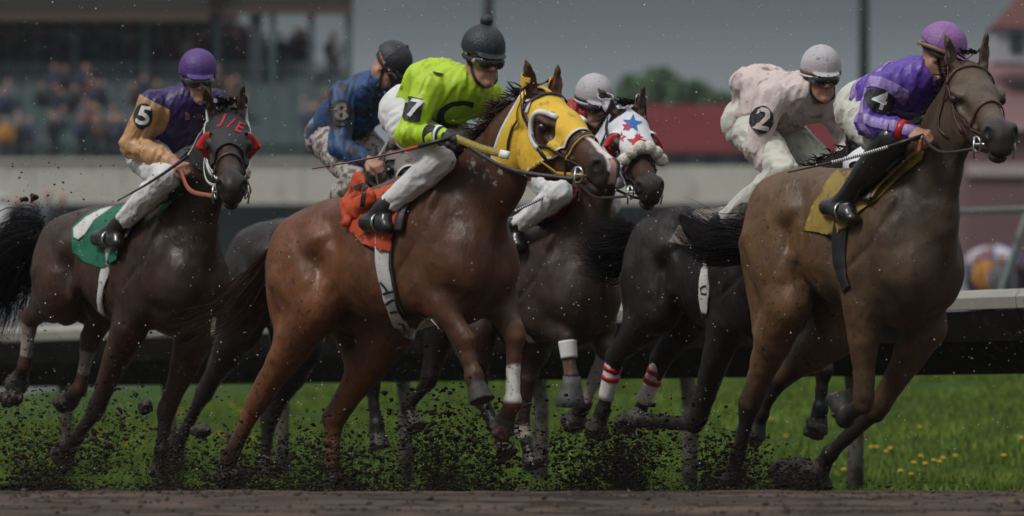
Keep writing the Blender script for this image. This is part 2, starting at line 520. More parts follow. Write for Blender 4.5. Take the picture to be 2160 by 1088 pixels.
def flat_shape(poly, holes=()):
    """2-D outline -> triangulated bmesh with a fine grid cut so that it can be laid over a curved surface"""
    cu = bpy.data.curves.new('outline', 'CURVE'); cu.dimensions = '2D'; cu.fill_mode = 'BOTH'
    for ring in (poly,) + tuple(holes):
        sp = cu.splines.new('POLY'); sp.points.add(len(ring) - 1)
        for q, (x, y) in zip(sp.points, ring): q.co = (x, y, 0, 1)
        sp.use_cyclic_u = True
    return _curve_mesh(cu)
def text_shape(s, size=1, shear=0):
    cu = bpy.data.curves.new('writing', 'FONT'); cu.body = s; cu.size = size; cu.align_x = 'CENTER'; cu.align_y = 'CENTER'
    cu.shear = shear; cu.resolution_u = 4; cu.offset = .018 * size
    return _curve_mesh(cu)
def _curve_mesh(cu):
    o = bpy.data.objects.new('outline', cu); COL.objects.link(o)
    bpy.context.view_layer.update()
    me = bpy.data.meshes.new_from_object(o)
    bm = bmesh.new(); bm.from_mesh(me)
    bpy.data.objects.remove(o); bpy.data.meshes.remove(me)
    return bm
def decal(name, bm, c, ax, ay, trees, mat, parent, off=.003, grid=.012, th=.0015, sx=1, sy=1):
    """lay a flat print on a surface: c centre, ax/ay its right and up, thrown along -normal"""
    c, ax, ay = Vector(c), Vector(ax).normalized(), Vector(ay).normalized(); n = ax.cross(ay).normalized()
    for v in bm.verts: v.co = Vector((v.co.x * sx, v.co.y * sy, 0))
    xs = [v.co.x for v in bm.verts]; ys = [v.co.y for v in bm.verts]
    for lo, hi, d in ((min(xs), max(xs), Vector((1, 0, 0))), (min(ys), max(ys), Vector((0, 1, 0)))):
        g = lo + grid
        while g < hi:
            bmesh.ops.bisect_plane(bm, geom=bm.verts[:] + bm.edges[:] + bm.faces[:], plane_co=d * g, plane_no=d); g += grid
    bmesh.ops.triangulate(bm, faces=bm.faces)
    bad = []
    for v in bm.verts:
        o = c + ax * v.co.x + ay * v.co.y + n * .25; best = None
        for t in trees:
            h = t.ray_cast(o, -n, .6)
            if h[0] is not None and (best is None or h[3] < best[3]): best = h
        if best is None: bad.append(v); v.co = o
        else: v.co = best[0] + best[1] * off
    if bad: bmesh.ops.delete(bm, geom=bad, context='VERTS')
    me = bpy.data.meshes.new(name); bm.to_mesh(me); bm.free()
    return link(name, me, parent, mat, False)
# ------------------------------------------------------------------ horses
class HFrame:
    """a horse's own axes: x forward, y to its left, z up; origin on the ground below the withers"""
    def __init__(s, px, py, D, th):
        s.th = R(th); w = at(px, py, D); s.O = np.array([w[0], w[1], 0.0]); s.zw = w[2]
        s.F = np.array([math.cos(s.th), -math.sin(s.th), 0]); s.L = np.array([math.sin(s.th), math.cos(s.th), 0])
        s.C = np.array([0, 0, CAMZ])
    def P(s, px, py, l=0.0):
        d = ray(px, py); t = (l + (s.O - s.C) @ s.L) / (d @ s.L)
        return s.loc(s.C + t * d)
    def at(s, px, py, dY=0.0): return s.loc(at(px, py, s.O[1] + dY))
    def loc(s, w): q = w - s.O; return np.array([q @ s.F, q @ s.L, q[2]])
    def wd(s, w): return s.O + s.F * w[0] + s.L * w[1] + np.array([0, 0, w[2]])
    def hit(s, px, py, trees, off=0.0, strict=False):
        o = s.loc(s.C); w = ray(px, py); d = np.array([w @ s.F, w @ s.L, w[2]]); best = None
        for t in trees:
            r = t.ray_cast(Vector(o), Vector(d).normalized(), 80)
            if r[0] is not None and (best is None or r[3] < best[3]): best = r
        if best is None:
            p = Vector(s.P(px, py, -.2)); best = min((t.find_nearest(p) for t in trees), key=lambda r: r[3])
            if best[3] > .12 and strict: return None
        return np.array(best[0] + best[1] * off)
    def cam(s, v):
        """direction given as (right, up, towards camera) in the horse's axes"""
        w = np.array([v[0], -v[2], v[1]]); return np.array([w @ s.F, w @ s.L, w[2]])

def head_axes(fr, poll, nose, L=.60, back=0.0, roll=0.0):
    """poll and nose as photo points; the head is L long so its turn to the camera follows"""
    a = np.asarray(poll, float)
    Y = fr.O[1]
    b0 = fr.at(*nose, dY=(fr.wd(a)[1] - Y))
    pr = np.linalg.norm(b0 - a)
    dep = math.sqrt(max(L * L - pr * pr, .01)) * (1 if back == 0 else back)
    b = b0 + fr.cam((0, 0, 1)) * dep
    x = (b - a) / np.linalg.norm(b - a)
    up = np.array([0, 0, 1.0]) + .0 * x
    y = np.cross(up, x); y /= np.linalg.norm(y)
    z = np.cross(x, y)
    c, s_ = math.cos(roll), math.sin(roll)
    y2 = y * c + z * s_; z2 = z * c - y * s_
    return np.stack([x, y2, z2], 1), a     # columns: head x (to the nose), y (left), z (brow)

def build_horse(h):
    fr = HFrame(*h['W'], h['D'], h['th']); h['fr'] = fr
    root = empty('race_horse', tuple(fr.O), -fr.th, h['label'], 'horse', 'race horses galloping in the pack')
    h['root'] = root
    S = Solid()
    W = np.array([0, 0, fr.zw]); Cr = fr.P(*h['croup'])
    v = Cr - W; L0 = .86; sc = math.hypot(v[0], v[2]) / L0; ph = math.atan2(-v[2], -v[0])     # pitch of the trunk
    ph += .0
    cp, sp = math.cos(ph), math.sin(ph)
    G = h.get('girth', 1.0)
    def T(f, l, z):
        f = f * sc; z = z * G; l = l * G
        return np.array([f * cp - z * sp, l, W[2] + f * sp + z * cp])
    def E(c, r, k=.05, pitch=0): S.ell(T(*c), (r[0] * (sc + 1) / 2, r[1] * G, r[2] * G), k, pitch=ph + pitch)
    h['T'] = T; h['ph'] = ph
    for q in (('scale', sc), ('pitch', math.degrees(ph)), ('withers', fr.zw)): print(h['name'], q[0], round(q[1], 3))
    E((-.24, 0, -.37), (.52, .265, .335))
    E((.06, 0, -.42), (.30, .225, .36), .06)
    S.limb([T(-.25, 0, -.50), T(-.82, 0, -.30)], [.20 * G, .145 * G], .08, 1.1)
    S.limb([T(-.30, 0, -.17), T(-.72, 0, -.15)], [.155, .14], .08, 1.25)
    S.limb([T(-.20, 0, -.09), T(.06, 0, -.12)], [.075, .085], .09, .8)
    E((-.86, 0, -.23), (.29, .235, .22), .07)
    S.limb([T(-1.02, 0, -.16), T(-1.13, 0, -.26)], [.10, .06], .05)
    for s_ in (-1, 1):
        E((.06, s_ * .135, -.34), (.14, .085, .25), .05, -.35)
        E((.10, s_ * .135, -.47), (.20, .095, .12), .05, -.5)
        E((-.06, s_ * .155, -.52), (.16, .085, .17), .03, .3)
        E((.25, s_ * .095, -.50), (.10, .085, .17), .07)
        E((-.90, s_ * .125, -.36), (.20, .125, .30), .04, .25)
        E((-1.06, s_ * .095, -.38), (.115, .09, .25), .03, .1)
        E((-.70, s_ * .185, -.24), (.10, .06, .07), .05, .3)
    # flank hollow and groove in front of the thigh
    for s_ in (-1, 1):
        E((-.13, s_ * .175, -.47), (.13, .075, .115), .018, .55)              # triceps
        E((.10, s_ * .185, -.33), (.055, .05, .20), .02, -.42)                # blade ridge
        E((-1.12, s_ * .10, -.42), (.06, .07, .17), .014, -.08)
        S.limb([T(-.60, s_ * .20, -.30), T(-.66, s_ * .205, -.44), T(-.70, s_ * .19, -.50)], [.02, .03, .025], .05)
        S.ell(T(-.90, s_ * .265, -.50), (.016, .035, .22), .03, pitch=ph + .2, sub=True)
        S.ell(T(-1.055, s_ * .225, -.48), (.014, .04, .22), .03, pitch=ph, sub=True)
        S.ell(T(.19, s_ * .245, -.22), (.016, .05, .20), .04, pitch=ph - .5, sub=True)
        S.ell(T(-.245, s_ * .275, -.40), (.018, .035, .22), .04, pitch=ph + .15, sub=True)
        S.ell(T(-.02, s_ * .262, -.44), (.12, .03, .014), .03, pitch=ph + .6, sub=True)
        S.ell(T(-.70, s_ * .27, -.44), (.07, .045, .17), .06, pitch=ph - .3, sub=True)
        S.ell(T(-.12, s_ * .29, -.36), (.03, .04, .20), .05, pitch=ph - .25, sub=True)
    S.ell(T(.42, 0, -.52), (.05, .015, .16), .05, pitch=ph, sub=True)
    legs = []
    for key, pts in h['legs'].items():
        side = -1 if key.endswith('R') else 1
        lat = [.13, .165, .11, .10, .10] if key[0] == 'h' else [.15, .15, .12, .11, .11]
        J = []
        for i, p in enumerate(pts):
            if isinstance(p, str): J.append(T(*{'hip': (-.93, side * .12, -.34), 'sho': (.10, side * .145, -.36), 'elb': (-.03, side * .165, -.62), 'stf': (-.72, side * .17, -.66)}[p])); continue
            l = side * lat[i] if len(p) == 2 else p[2]
            J.append(fr.P(p[0], p[1], l))
        q = [np.linalg.norm(J[i+1] - J[i]) for i in range(4)]
        print('  ', key, [round(float(x), 2) for x in q])
        a, b, c, d, e = J
        n = lambda v: v / (np.linalg.norm(v) + 1e-9)
        Sx = np.array([0, 1, 0.])
        if key[0] == 'h':
            S.limb([a, a * .45 + b * .55, b], [.165, .155, .115], .06, .85)
            m1 = b * .62 + c * .38; m2 = b * .25 + c * .75
            hd_ = n(b - a); fw = n(np.cross(np.array([0, 1, 0.]), hd_)); fw = fw if fw[0] > 0 else -fw; ot = np.array([0, side * 1.0, 0])
            S.limb([a + ot * .05 + fw * .10, a * .3 + b * .7 + ot * .055 + fw * .075], [.085, .06], .02)
            S.limb([a + ot * .06 - fw * .03, b * .8 + a * .2 + ot * .05 - fw * .02], [.10, .06], .018)
            S.limb([a + ot * .03 - fw * .13, a * .2 + b * .5 + c * .3 - fw * .10], [.08, .045], .018)
            S.limb([b + fw * .03 + ot * .02, m1 + ot * .03 + fw * .02, m2], [.06, .05, .02], .015)
            bk = n(n(b - c) + n(d - c)) * -1          # back of the hock
            S.limb([b, m1, m2, c, c * .8 + d * .2, c * .5 + d * .5, d * .85 + c * .15], [.128, .106, .066, .062, .048, .040, .042], .05, .80)
            S.limb([c - bk * .01 + n(b - c) * .045 + bk * .035, c + bk * .028, c * .7 + d * .3 + bk * .018], [.022, .032, .026], .02)
            S.limb([m1 * .7 + b * .3 + bk * .03, c + bk * .035 + n(b - c) * .05], [.04, .018], .035)
        else:
            S.limb([a, b], [.12, .105], .05, .75)
            S.limb([b + np.array([.03, side * .03, 0]), b * .6 + c * .4 + np.array([.02, side * .025, 0]), b * .15 + c * .85], [.06, .045, .02], .014)
            m1 = b * .68 + c * .32; m2 = b * .3 + c * .7
            S.limb([b, m1, m2, c * .93 + b * .07, c * .96 + d * .04, c * .85 + d * .15, c * .5 + d * .5, d * .88 + c * .12], [.108, .086, .057, .057, .054, .041, .036, .038], .05, .82)
            bk = n(np.cross(Sx, n(c - b)));
            if bk @ np.array([-1, 0, 0]) < 0: bk = -bk
            S.limb([c * .8 + d * .2 + bk * .016, c * .3 + d * .7 + bk * .014], [.022, .02], .02)
            S.limb([b + n(b - c) * .02 + bk * .05, b * .6 + c * .4 + bk * .03], [.05, .035], .03)
        # fetlock, pastern, hoof
        pd = n(e - d); hl = np.linalg.norm(e - d); cor = d + pd * max(hl - .085, .04); toe = d + pd * max(hl - .005, .125)
        S.limb([d], [.0], .01) if False else None
        S.ell(d, (.046, .040, .046), .025)
        S.limb([d, cor], [.038, .036], .02, .9)
        nn = h.get('sole', {}).get(key)
        S.hoof(cor - pd * .01, toe, .042, .064, .008, None if nn is None else n(np.asarray(nn, float)))
        legs.append((key, J, cor, toe)); h.setdefault('legs_out', {})[key] = J
    # neck and head
    npts = [T(.02, 0, -.33), T(.16, 0, -.24)] + [fr.at(*p) if len(p) == 3 else fr.P(p[0], p[1], 0) for p in h['neck']]
    poll = npts[-1]
    nr = h.get('neckr', [.27, .225, .165, .125])
    S.limb(npts, nr[:2] + list(np.interp(np.linspace(0, 1, len(npts) - 2), [0, 1], nr[2:])), .06, .58, .05)
    # throat side of the neck
    hs = h.get('hs', 1.15); A, t0 = head_axes(fr, poll, h['nose'], L=.54 * hs, roll=h.get('roll', 0))
    X = (A, t0 + A @ np.array([0, 0, .10]) * hs, hs)
    h['X'] = X
    hd = lambda c, r, k=.03, **kw: S.ell(c, r, k, X=X, **kw)
    hd((.07, 0, -.085), (.12, .088, .09))
    hd((.19, 0, -.085), (.14, .092, .078), .03)
    S.limb([(.20, 0, -.095), (.36, 0, -.09), (.52, 0, -.088)], [.082, .064, .054], .03, .80, X=X)
    S.limb([(.12, 0, -.19), (.30, 0, -.185), (.50, 0, -.15)], [.085, .06, .035], .03, .62, X=X)
    for s_ in (-1, 1):
        hd((.165, s_ * .048, -.185), (.115, .034, .115), .018)              # cheek
        S.limb([(.24, s_ * .068, -.115), (.40, s_ * .05, -.125)], [.015, .008], .02, X=X)   # facial crest
        hd((.185, s_ * .082, -.058), (.052, .026, .020), .02)               # brow
        hd((.20, s_ * .107, -.085), (.027, .018, .019), .010, sub=True)     # socket
        hd((.545, s_ * .042, -.078), (.042, .026, .036), .02)               # nostril wing
        hd((.575, s_ * .052, -.075), (.026, .018, .024), .006, sub=True)
        hd((.30, s_ * .075, -.085), (.07, .016, .03), .02, sub=True)
    hd((.545, 0, -.10), (.068, .058, .064), .025)
    hd((.585, 0, -.125), (.034, .045, .036), .015)
    hd((.545, 0, -.172), (.048, .036, .026), .012)
    S.limb([(.47, 0, -.158), (.61, 0, -.155)], [.005, .007], .008, 8, X=X, sub=True)
    if h.get('open'): hd((.57, 0, -.155), (.06, .06, .012), .01, sub=True)
    # ears
    for s_, (ed, el) in zip((-1, 1), h.get('ears', (((0.3, .25, 1), .17), ((0.3, -.25, 1), .17)))):
        b_ = np.array([.025, s_ * .055, -.02]); dv = A.T @ fr.cam(ed) if True else None; dv = dv / np.linalg.norm(dv)
        tip = b_ + dv * el
        m_ = b_ + dv * el * .42
        S.limb([b_, m_, b_ + dv * el * .75, tip], [.030, .034, .020, .004], .015, .55, X=X)
        op = A.T @ fr.cam((.45, 0, 1)); op = op - dv * (op @ dv); op /= np.linalg.norm(op)
        S.limb([b_ + dv * el * .22 + op * .026, b_ + dv * el * .55 + op * .030, b_ + dv * el * .80 + op * .016], [.016, .020, .006], .006, 1, X=X, sub=True)
    dn = lambda p: .016 * fbm(p * 6.5) + .007 * fbm(p * 17, 2) + .0025 * np.abs(fbm(p * 34, 2))
    V, Fc = S.mesh(h.get('vox', .0085), disp=dn)
    # ---- coat colours, plus painted-in nostril shade
    base = np.array(h['coat']); dark = np.array(h.get('points', (.012, .010, .009)))
    c = np.tile(base, (len(V), 1)).astype(float)
    top = np.array(h.get('top', base)); z_rel = (V[:, 2] - W[2] + .45)
    blend = np.clip(z_rel * 2.2 + .4 * fbm(V * 5), 0, 1)[:, None]
    c = c * (1 - blend) + top * blend
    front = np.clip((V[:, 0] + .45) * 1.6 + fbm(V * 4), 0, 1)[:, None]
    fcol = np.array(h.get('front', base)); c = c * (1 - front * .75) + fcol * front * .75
    hooves = np.zeros(len(V))
    for key, J, cor, toe in legs:
        pts = J[1:4] + [cor, toe]
        best = np.full(len(V), 9.); tt = np.zeros(len(V))
        for i in range(4):
            a, b = pts[i], pts[i+1]; ba = b - a; hh = np.clip((V - a) @ ba / (ba @ ba), 0, 1)
            d = np.linalg.norm(V - a - hh[:, None] * ba, axis=1); m = d < best; best[m] = d[m]; tt[m] = (i + hh)[m]
        near = np.clip((.14 - best) / .03, 0, 1) * (tt > .1)
        st = h.get('dark_from', {}).get(key, .75)
        a = np.clip((tt - st + .25 * fbm(V * 12)) / .5, 0, 1) * near
        c = c * (1 - a[:, None]) + dark * a[:, None]
        if key in h.get('socks', {}):
            for s0, s1, sc_ in h['socks'][key]:
                a = np.clip((tt - s0 + .12 * fbm(V * 30)) / .05, 0, 1) * np.clip((s1 - tt) / .05, 0, 1) * (near > 0)
                c = c * (1 - a[:, None]) + np.array(sc_) * a[:, None]
        a = (tt > 3.05) * (best < .09); hc = np.array(h.get('hoof', (.05, .045, .04)))
        c[a] = hc
    q = (V - X[1]) @ X[0] / X[2]
    inh = (np.abs(q[:, 1]) < .13) & (q[:, 0] > -.1) & (np.abs(q[:, 2] + .09) < .2)
    hc = np.array(h.get('head', fcol))
    a = np.clip((q[:, 0] + .02) / .1, 0, 1) * inh; c = c * (1 - a[:, None]) + hc * a[:, None]
    a = np.clip((q[:, 0] - .47) / .06, 0, 1) * inh * .85; c = c * (1 - a[:, None]) + np.array((.022, .018, .018)) * a[:, None]
    a = np.clip((.045 - np.linalg.norm(q - np.array([.20, 0, -.085]) - np.stack([0*q[:,0], np.sign(q[:,1])*.09, 0*q[:,0]], 1), axis=1)) / .02, 0, 1) * .8
    c = c * (1 - a[:, None]) + np.array((.012, .01, .01)) * a[:, None]
    for s_ in (-1, 1):
        a = np.clip((.031 - np.linalg.norm(q - np.array([.575, s_ * .05, -.075]), axis=1)) / .006, 0, 1)
        c = c * (1 - a[:, None]) + np.array((.006, .004, .004)) * a[:, None]  # nostril hollow blackened in the colour, painting in its shade
    if h.get('blaze'):
        a = inh * np.clip((.012 + .012 * np.clip((q[:, 0] - .3) * 4, 0, 1) - np.abs(q[:, 1] + h.get('blaze_y', 0)) + .02 * fbm(V * 25)) / .008, 0, 1) * (q[:, 2] > -.075) * (q[:, 0] > .1) * (q[:, 0] < .62)
        c = c * (1 - a[:, None]) + np.array((.62, .55, .52)) * a[:, None]
        a = inh * (q[:, 0] > .56) * (q[:, 2] > -.12) * (np.abs(q[:, 1] - .006) < .017); c[a > 0] = (.42, .24, .21)
    if h.get('mark'): 
        m0 = fr.P(*h['mark']); a = np.clip((.085 - np.linalg.norm((V - m0) * [1, .6, 1.2], axis=1) + .30 * fbm(V * 22, 4)) / .03, 0, 1) * (fbm(V * 60, 2) > -.02)
        c = c * (1 - a[:, None] * .7) + np.array((.5, .48, .46)) * a[:, None] * .7
    a = np.clip((fbm(V * 48, 4) - (.10 + .13 * V[:, 2])) / .04, 0, 1) * .9      # splashed mud, thickest low down
    c = c * (1 - a[:, None]) + np.array((.030, .023, .018)) * a[:, None]
    h['V'], h['F'], h['q'] = V, Fc, q
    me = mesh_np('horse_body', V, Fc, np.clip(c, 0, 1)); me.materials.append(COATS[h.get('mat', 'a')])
    link('body', me, root)
    h['tree'] = bvh(V, Fc)
    for s_ in (-1, 1):
        mb = MB(); mb.sphere((0, 0, 0), .026, 14); V2 = [tuple(X[0] @ np.array([.203, s_ * .088, -.083]) * hs + X[1] + np.array(v)) for v in mb.V]
        mb.V = V2; mb.build('eye', M_EYE, root, True)
    return h

def strands(name, root_pts, dirs, n, length, mat, parent, w=.006, sag=.25, wav=.05, seed=0, spread=.25, tree=None, seg=9, clump=6):
    """hair as many thin tapering locks growing from a line of roots along given directions"""
    rg = np.random.default_rng(seed); V = []; Fc = []
    R0 = np.array(spline(root_pts, 40)); D0 = np.array(spline(dirs, 40))
    cl = rg.normal(0, 1, (max(n // clump, 1), 3))
    for i in range(n):
        t = rg.random() * 40; k = int(min(t, 39)); f = t - k
        p = R0[k] * (1 - f) + R0[k+1] * f + rg.normal(0, .006, 3); d = D0[k] * (1 - f) + D0[k+1] * f
        ln = np.linalg.norm(d) * length * rg.uniform(.6, 1.1); d = d / np.linalg.norm(d)
        d = d + (cl[rg.integers(len(cl))] * .75 + rg.normal(0, .5, 3)) * spread; d /= np.linalg.norm(d)
        a1, a2 = rg.uniform(0, 6.3, 2); side = np.cross(d, rg.normal(0, 1, 3)); side /= np.linalg.norm(side)
        b = len(V); ww = w * rg.uniform(.5, 1.2)
        dr = rg.normal(0, 1, 3) * .12
        for j in range(seg + 1):
            u = j / seg
            c = p + d * ln * u + np.array([0, 0, -sag * ln * u * u]) + side * wav * ln * math.sin(u * 4.5 + a1) * u + dr * ln * u * u
            wd_ = ww * (1 - u) ** .6 + .0006; tw = np.cross(side, d)
            V += [c - side * wd_, c + side * wd_, c + tw * wd_ * .7]
        for j in range(seg):
            o = b + j * 3
            Fc += [(o, o+1, o+4, o+3), (o+1, o+2, o+5, o+4), (o+2, o, o+3, o+5)]
    me = mesh_np(name, np.array(V), np.array(Fc))
    return link(name, me, parent, mat)
# ------------------------------------------------------------------ tack
M_LEATHER = mat('dark_leather', (.018, .013, .011), .42, .3, 30, bump=.2, bscale=80)
M_BROWNL = mat('brown_leather', (.075, .030, .018), .45, .3, 30, bump=.2)
M_BLACK = mat('black_webbing', (.012, .012, .013), .6, .3, 40, bump=.2, bscale=200)
M_METAL = mat('worn_steel', (.55, .55, .55), .3, .15, 30, metal=1)
M_WHITEC = mat('dirty_white_cloth', (.60, .59, .57), .8, .12, 18, c2=(.16, .12, .09), thr=.63, bump=.3, bscale=120)
M_TAPE = mat('white_tape', (.72, .72, .70), .7, .08, 30, c2=(.2, .16, .13), thr=.68)

def ring(name, c, r, th, nrm, matl, parent, n=18):
    nrm = Vector(nrm).normalized(); a = nrm.orthogonal().normalized(); b = nrm.cross(a)
    mb = MB(); P = [Vector(c) + a * math.cos(2*math.pi*i/n) * r + b * math.sin(2*math.pi*i/n) * r for i in range(n + 1)]
    mb.tube(P, th, 6, cap=False); return mb.build(name, matl, parent, True)

def hq(h, x, y, z):
    A, t, s_ = h['X']; return A @ (np.array([x, y, z]) * s_) + t
def headpts(h, L): return [hq(h, *p) for p in L]

def bridle(h, matl, rein_px, nose_mat=None, reinw=.018, rein_to=None, ringr=.036, brow=True, cheek2=True):
    """bridle worn by a horse: headpiece, cheekpieces, browband, noseband, bit rings, reins"""
    root, t = h['root'], h['trees_head']
    b = strap('bridle', headpts(h, [(.30, -.09, -.19), (.15, -.12, -.13), (.05, -.11, -.07), (-.02, -.07, .02), (-.03, 0, .03), (-.02, .07, .02), (.05, .11, -.07), (.15, .12, -.13), (.30, .09, -.19)]), t, .020, .005, .004, matl, root, 40)
    for sy in (-1, 1):
        strap('cheekpiece', headpts(h, [(.06, sy*.11, -.07), (.22, sy*.11, -.14), (.36, sy*.09, -.145), (.475, sy*.07, -.145)]), t, .018, .005, .005, matl, b, 24)
        ring('bit_ring', hq(h, .49, sy * .066, -.150), ringr, .005, h['X'][0] @ np.array([.2, sy, 0]), M_METAL, b)
        strap('throat_lash', headpts(h, [(.0, sy*.09, -.03), (.02, sy*.12, -.14), (.03, sy*.08, -.26), (.04, 0, -.30)]), t, .013, .004, .006, matl, b, 20)
    if brow: strap('browband', headpts(h, [(.07, -.11, -.07), (.07, -.07, .0), (.075, 0, .02), (.07, .07, .0), (.07, .11, -.07)]), t, .020, .006, .006, matl, b, 26)
    nm = nose_mat or matl
    strap('noseband', headpts(h, [(.38, 0, -.21), (.375, -.09, -.19), (.375, -.08, -.10), (.38, 0, .0), (.375, .08, -.10), (.375, .09, -.19), (.38, 0, -.21)]), t, .022, .006, .006, nm, b, 40)
    # bit shanks and curb
    mb = MB()
    mb.tube([hq(h, .49, -.075, -.15), hq(h, .49, .075, -.15)], .007, 6); mb.build('bit', M_METAL, b, True)
    for sy in (-1, 1):
        mb = MB(); mb.tube([hq(h, .475, sy * .075, -.125), hq(h, .50, sy * .08, -.165), hq(h, .505, sy * .075, -.20)], .005, 6); mb.build('bit_shank', M_METAL, b, True)
    fr = h['fr']
    for sy, hand in zip((-1, 1), rein_px):
        p0 = hq(h, .50, sy * .075, -.165); p1 = hand
        mid = p0 * .5 + p1 * .5 + np.array([0, sy * .04, -.05])
        strap('rein', [p0, mid, p1], None, reinw, .004, 0, rein_to or matl, b, 20, False)
    h['bridle'] = b
    return b

def hood(h, c_mat, bind_mat, x1=(.30, .34), bottom=-.40, eye_r=.055, x0=(-.03, .02), back_tilt=-.25, label='hood', bindw=.013, back_only=False):
    """fitted cloth hood with openings for the eyes and ears"""
    A, t, s_ = h['X']
    V, Fc, q = h['V'], h['F'], h['q']
    sel = (q[:, 0] > -.15) & (q[:, 0] < .5) & (np.abs(q[:, 1]) < .2) & (q[:, 2] > -.45) & (q[:, 2] < .14)
    Fs = Fc[sel[Fc].all(1)]
    u, inv = np.unique(Fs, return_inverse=True); Vs = V[u]; Fs = inv.reshape(-1, 4)
    def Q(v): return (v - t) @ A / s_
    def m(v):
        q = Q(v); x, y, z = q.T
        a = x - (x0[0] + (z + .0) * back_tilt)
        b = (x1[0] + (x1[1] - x1[0]) * np.clip(-z / .1, 0, 1) - np.clip(-z - .10, 0, 1) * h.get('hood_slope', .55)) - x
        e = np.sqrt((x - .205) ** 2 + (z + .088) ** 2) - eye_r
        e = np.where(np.abs(y) > .035, e, 1)
        r = np.sqrt((x - .028) ** 2 + (np.abs(y) - .055) ** 2 + (z * .35) ** 2 ) - .044
        r = np.where(z > -.06, r, 1)
        return np.minimum(np.minimum(np.minimum(a, b), np.minimum(e, r)), z - bottom) * s_
    def edge(v):
        q = Q(v); x, y, z = q.T
        a = x - (x0[0] + z * back_tilt)
        b = (x1[0] + (x1[1] - x1[0]) * np.clip(-z / .1, 0, 1) - np.clip(-z - .10, 0, 1) * h.get('hood_slope', .55)) - x
        return (a if back_only else np.minimum(np.minimum(a, b), z - bottom)) * s_
    ears = lambda v: .035 - np.maximum(Q(v)[:, 2] - .012, 0) * 1.0 - .0 * v[:, 0]
    Vh, Th = shell(Vs, Fs, [m, ears], .006, .004, disp=lambda v: .0035 * fbm(v * 30, 2) + .002)
    o = link('hood', mesh_np('hood', Vh, Th), h['root'], c_mat)
    Vb, Tb = shell(Vs, Fs, [lambda v: m(v), lambda v: bindw - edge(v), ears], .009, .004)
    link('binding', mesh_np('binding', Vb, Tb), o, bind_mat)
    h['hood_tree'] = BVHTree.FromPolygons([tuple(v) for v in Vh], [tuple(int(i) for i in f) for f in Th])
    h['hood'] = o
    return o

def eye_cup(h, sy, matl, parent, r=.062, cover=1.0, rim=None, a0=-1.0, a1=1.6):
    """half bowl behind the eye, open to the front"""
    c = np.array([.205, sy * .085, -.088]); V = []; Fc = []; nu, nv = 16, 8
    for lay in (0, .004):
        for i in range(nu + 1):
            w = math.pi * (i / nu) + (0)     # sweep behind the eye from above to below
            for j in range(nv + 1):
                p = (math.pi / 2) * (j / nv) * cover
                rr = (r - lay)
                x = -math.sin(w) * math.cos(p) * rr; z = math.cos(w) * math.cos(p) * rr; y = math.sin(p) * rr * .85 * (math.sin(w) ** .5 if 0 < i < nu else 0)
                V.append(hq(h, *(c + np.array([x, sy * y, z]))))
    n = (nu + 1) * (nv + 1)
    for L in (0, 1):
        for i in range(nu):
            for j in range(nv):
                a = L*n + i*(nv+1) + j; f = (a, a+1, a+nv+2, a+nv+1); Fc.append(f if L == 0 else f[::-1])
    for i in range(nu):
        a = i*(nv+1) + nv; Fc.append((a, a + n, a + n + nv + 1, a + nv + 1))
    mb = MB(); mb.add(V, Fc)
    o = mb.build('eye_cup', matl, parent, True)
    return o

def px_cloth(h, name, poly, matl, parent, trees=None, off=.010, th=.004, ripple=.0, seed=0, grid=9, label=None, plane_l=-.26):
    """a cloth with the given outline laid over the horse's side"""
    fr = h['fr']; trees = trees or [h['tree']]
    x0 = sum(p[0] for p in poly) / len(poly); y0 = sum(p[1] for p in poly) / len(poly)
    bm = flat_shape([(p[0] - x0, -(p[1] - y0)) for p in poly])
    xs = [v.co.x for v in bm.verts]; ys = [v.co.y for v in bm.verts]
    for lo, hi, d in ((min(xs), max(xs), Vector((1, 0, 0))), (min(ys), max(ys), Vector((0, 1, 0)))):
        g = lo + grid
        while g < hi:
            bmesh.ops.bisect_plane(bm, geom=bm.verts[:] + bm.edges[:] + bm.faces[:], plane_co=d * g, plane_no=d); g += grid
    bmesh.ops.triangulate(bm, faces=bm.faces)
    o_ = fr.loc(fr.C)
    for v in bm.verts:
        px, py = v.co.x + x0, y0 - v.co.y
        p = fr.hit(px, py, trees, strict=True)
        if p is None: p = fr.P(px, py, plane_l)
        tow = (o_ - p) / np.linalg.norm(o_ - p)
        e = off
        if ripple: e += ripple * (.5 + fbm(np.array([[px * .035 + py * .012, py * .008 - px * .01, seed * 3.1]]), 3)[0] * 2.2)
        v.co = Vector(p + tow * e)
    g = bmesh.ops.solidify(bm, geom=bm.faces[:], thickness=th)
    me = bpy.data.meshes.new(name); bm.to_mesh(me); bm.free()
    return link(name, me, parent, matl)

def px_strap(h, name, pts, w, matl, parent, trees=None, off=.006, th=.005, n=30):
    fr = h['fr']; trees = trees or [h['tree']]; P = []
    for p in pts:
        q = fr.hit(p[0], p[1], trees)
        P.append(q if q is not None else fr.P(p[0], p[1], -.2))
    return strap(name, P, h['tree'] if trees[0] is h['tree'] else trees[0], w, th, off, matl, parent, n)

def mud_ball(name, c, r, parent, seed=0, sc=(1, 1, 1), matl=None):
    """lumpy wet clod packed on and around a hoof"""
    rg = np.random.default_rng(seed); S = Solid(); r = float(r)
    S.ell(c, np.array(sc) * r * .8, .02)
    for i in range(16):
        d = rg.normal(0, 1, 3); d /= np.linalg.norm(d)
        S.ell(np.array(c) + d * np.array(sc) * r * rg.uniform(.45, .85), (r * rg.uniform(.18, .4),) * 3, .012)
    V, Fc = S.mesh(max(.006, r * .055), disp=lambda p: .035 * fbm(p * 22, 3) + .022 * fbm(p * 55, 2))
    me = mesh_np(name, V, Fc)
    return link(name, me, parent, matl or M_MUD)

M_MUD = mat('wet_mud', (.026, .020, .016), .55, .4, 20, bump=.6, bscale=90, spec=.4)
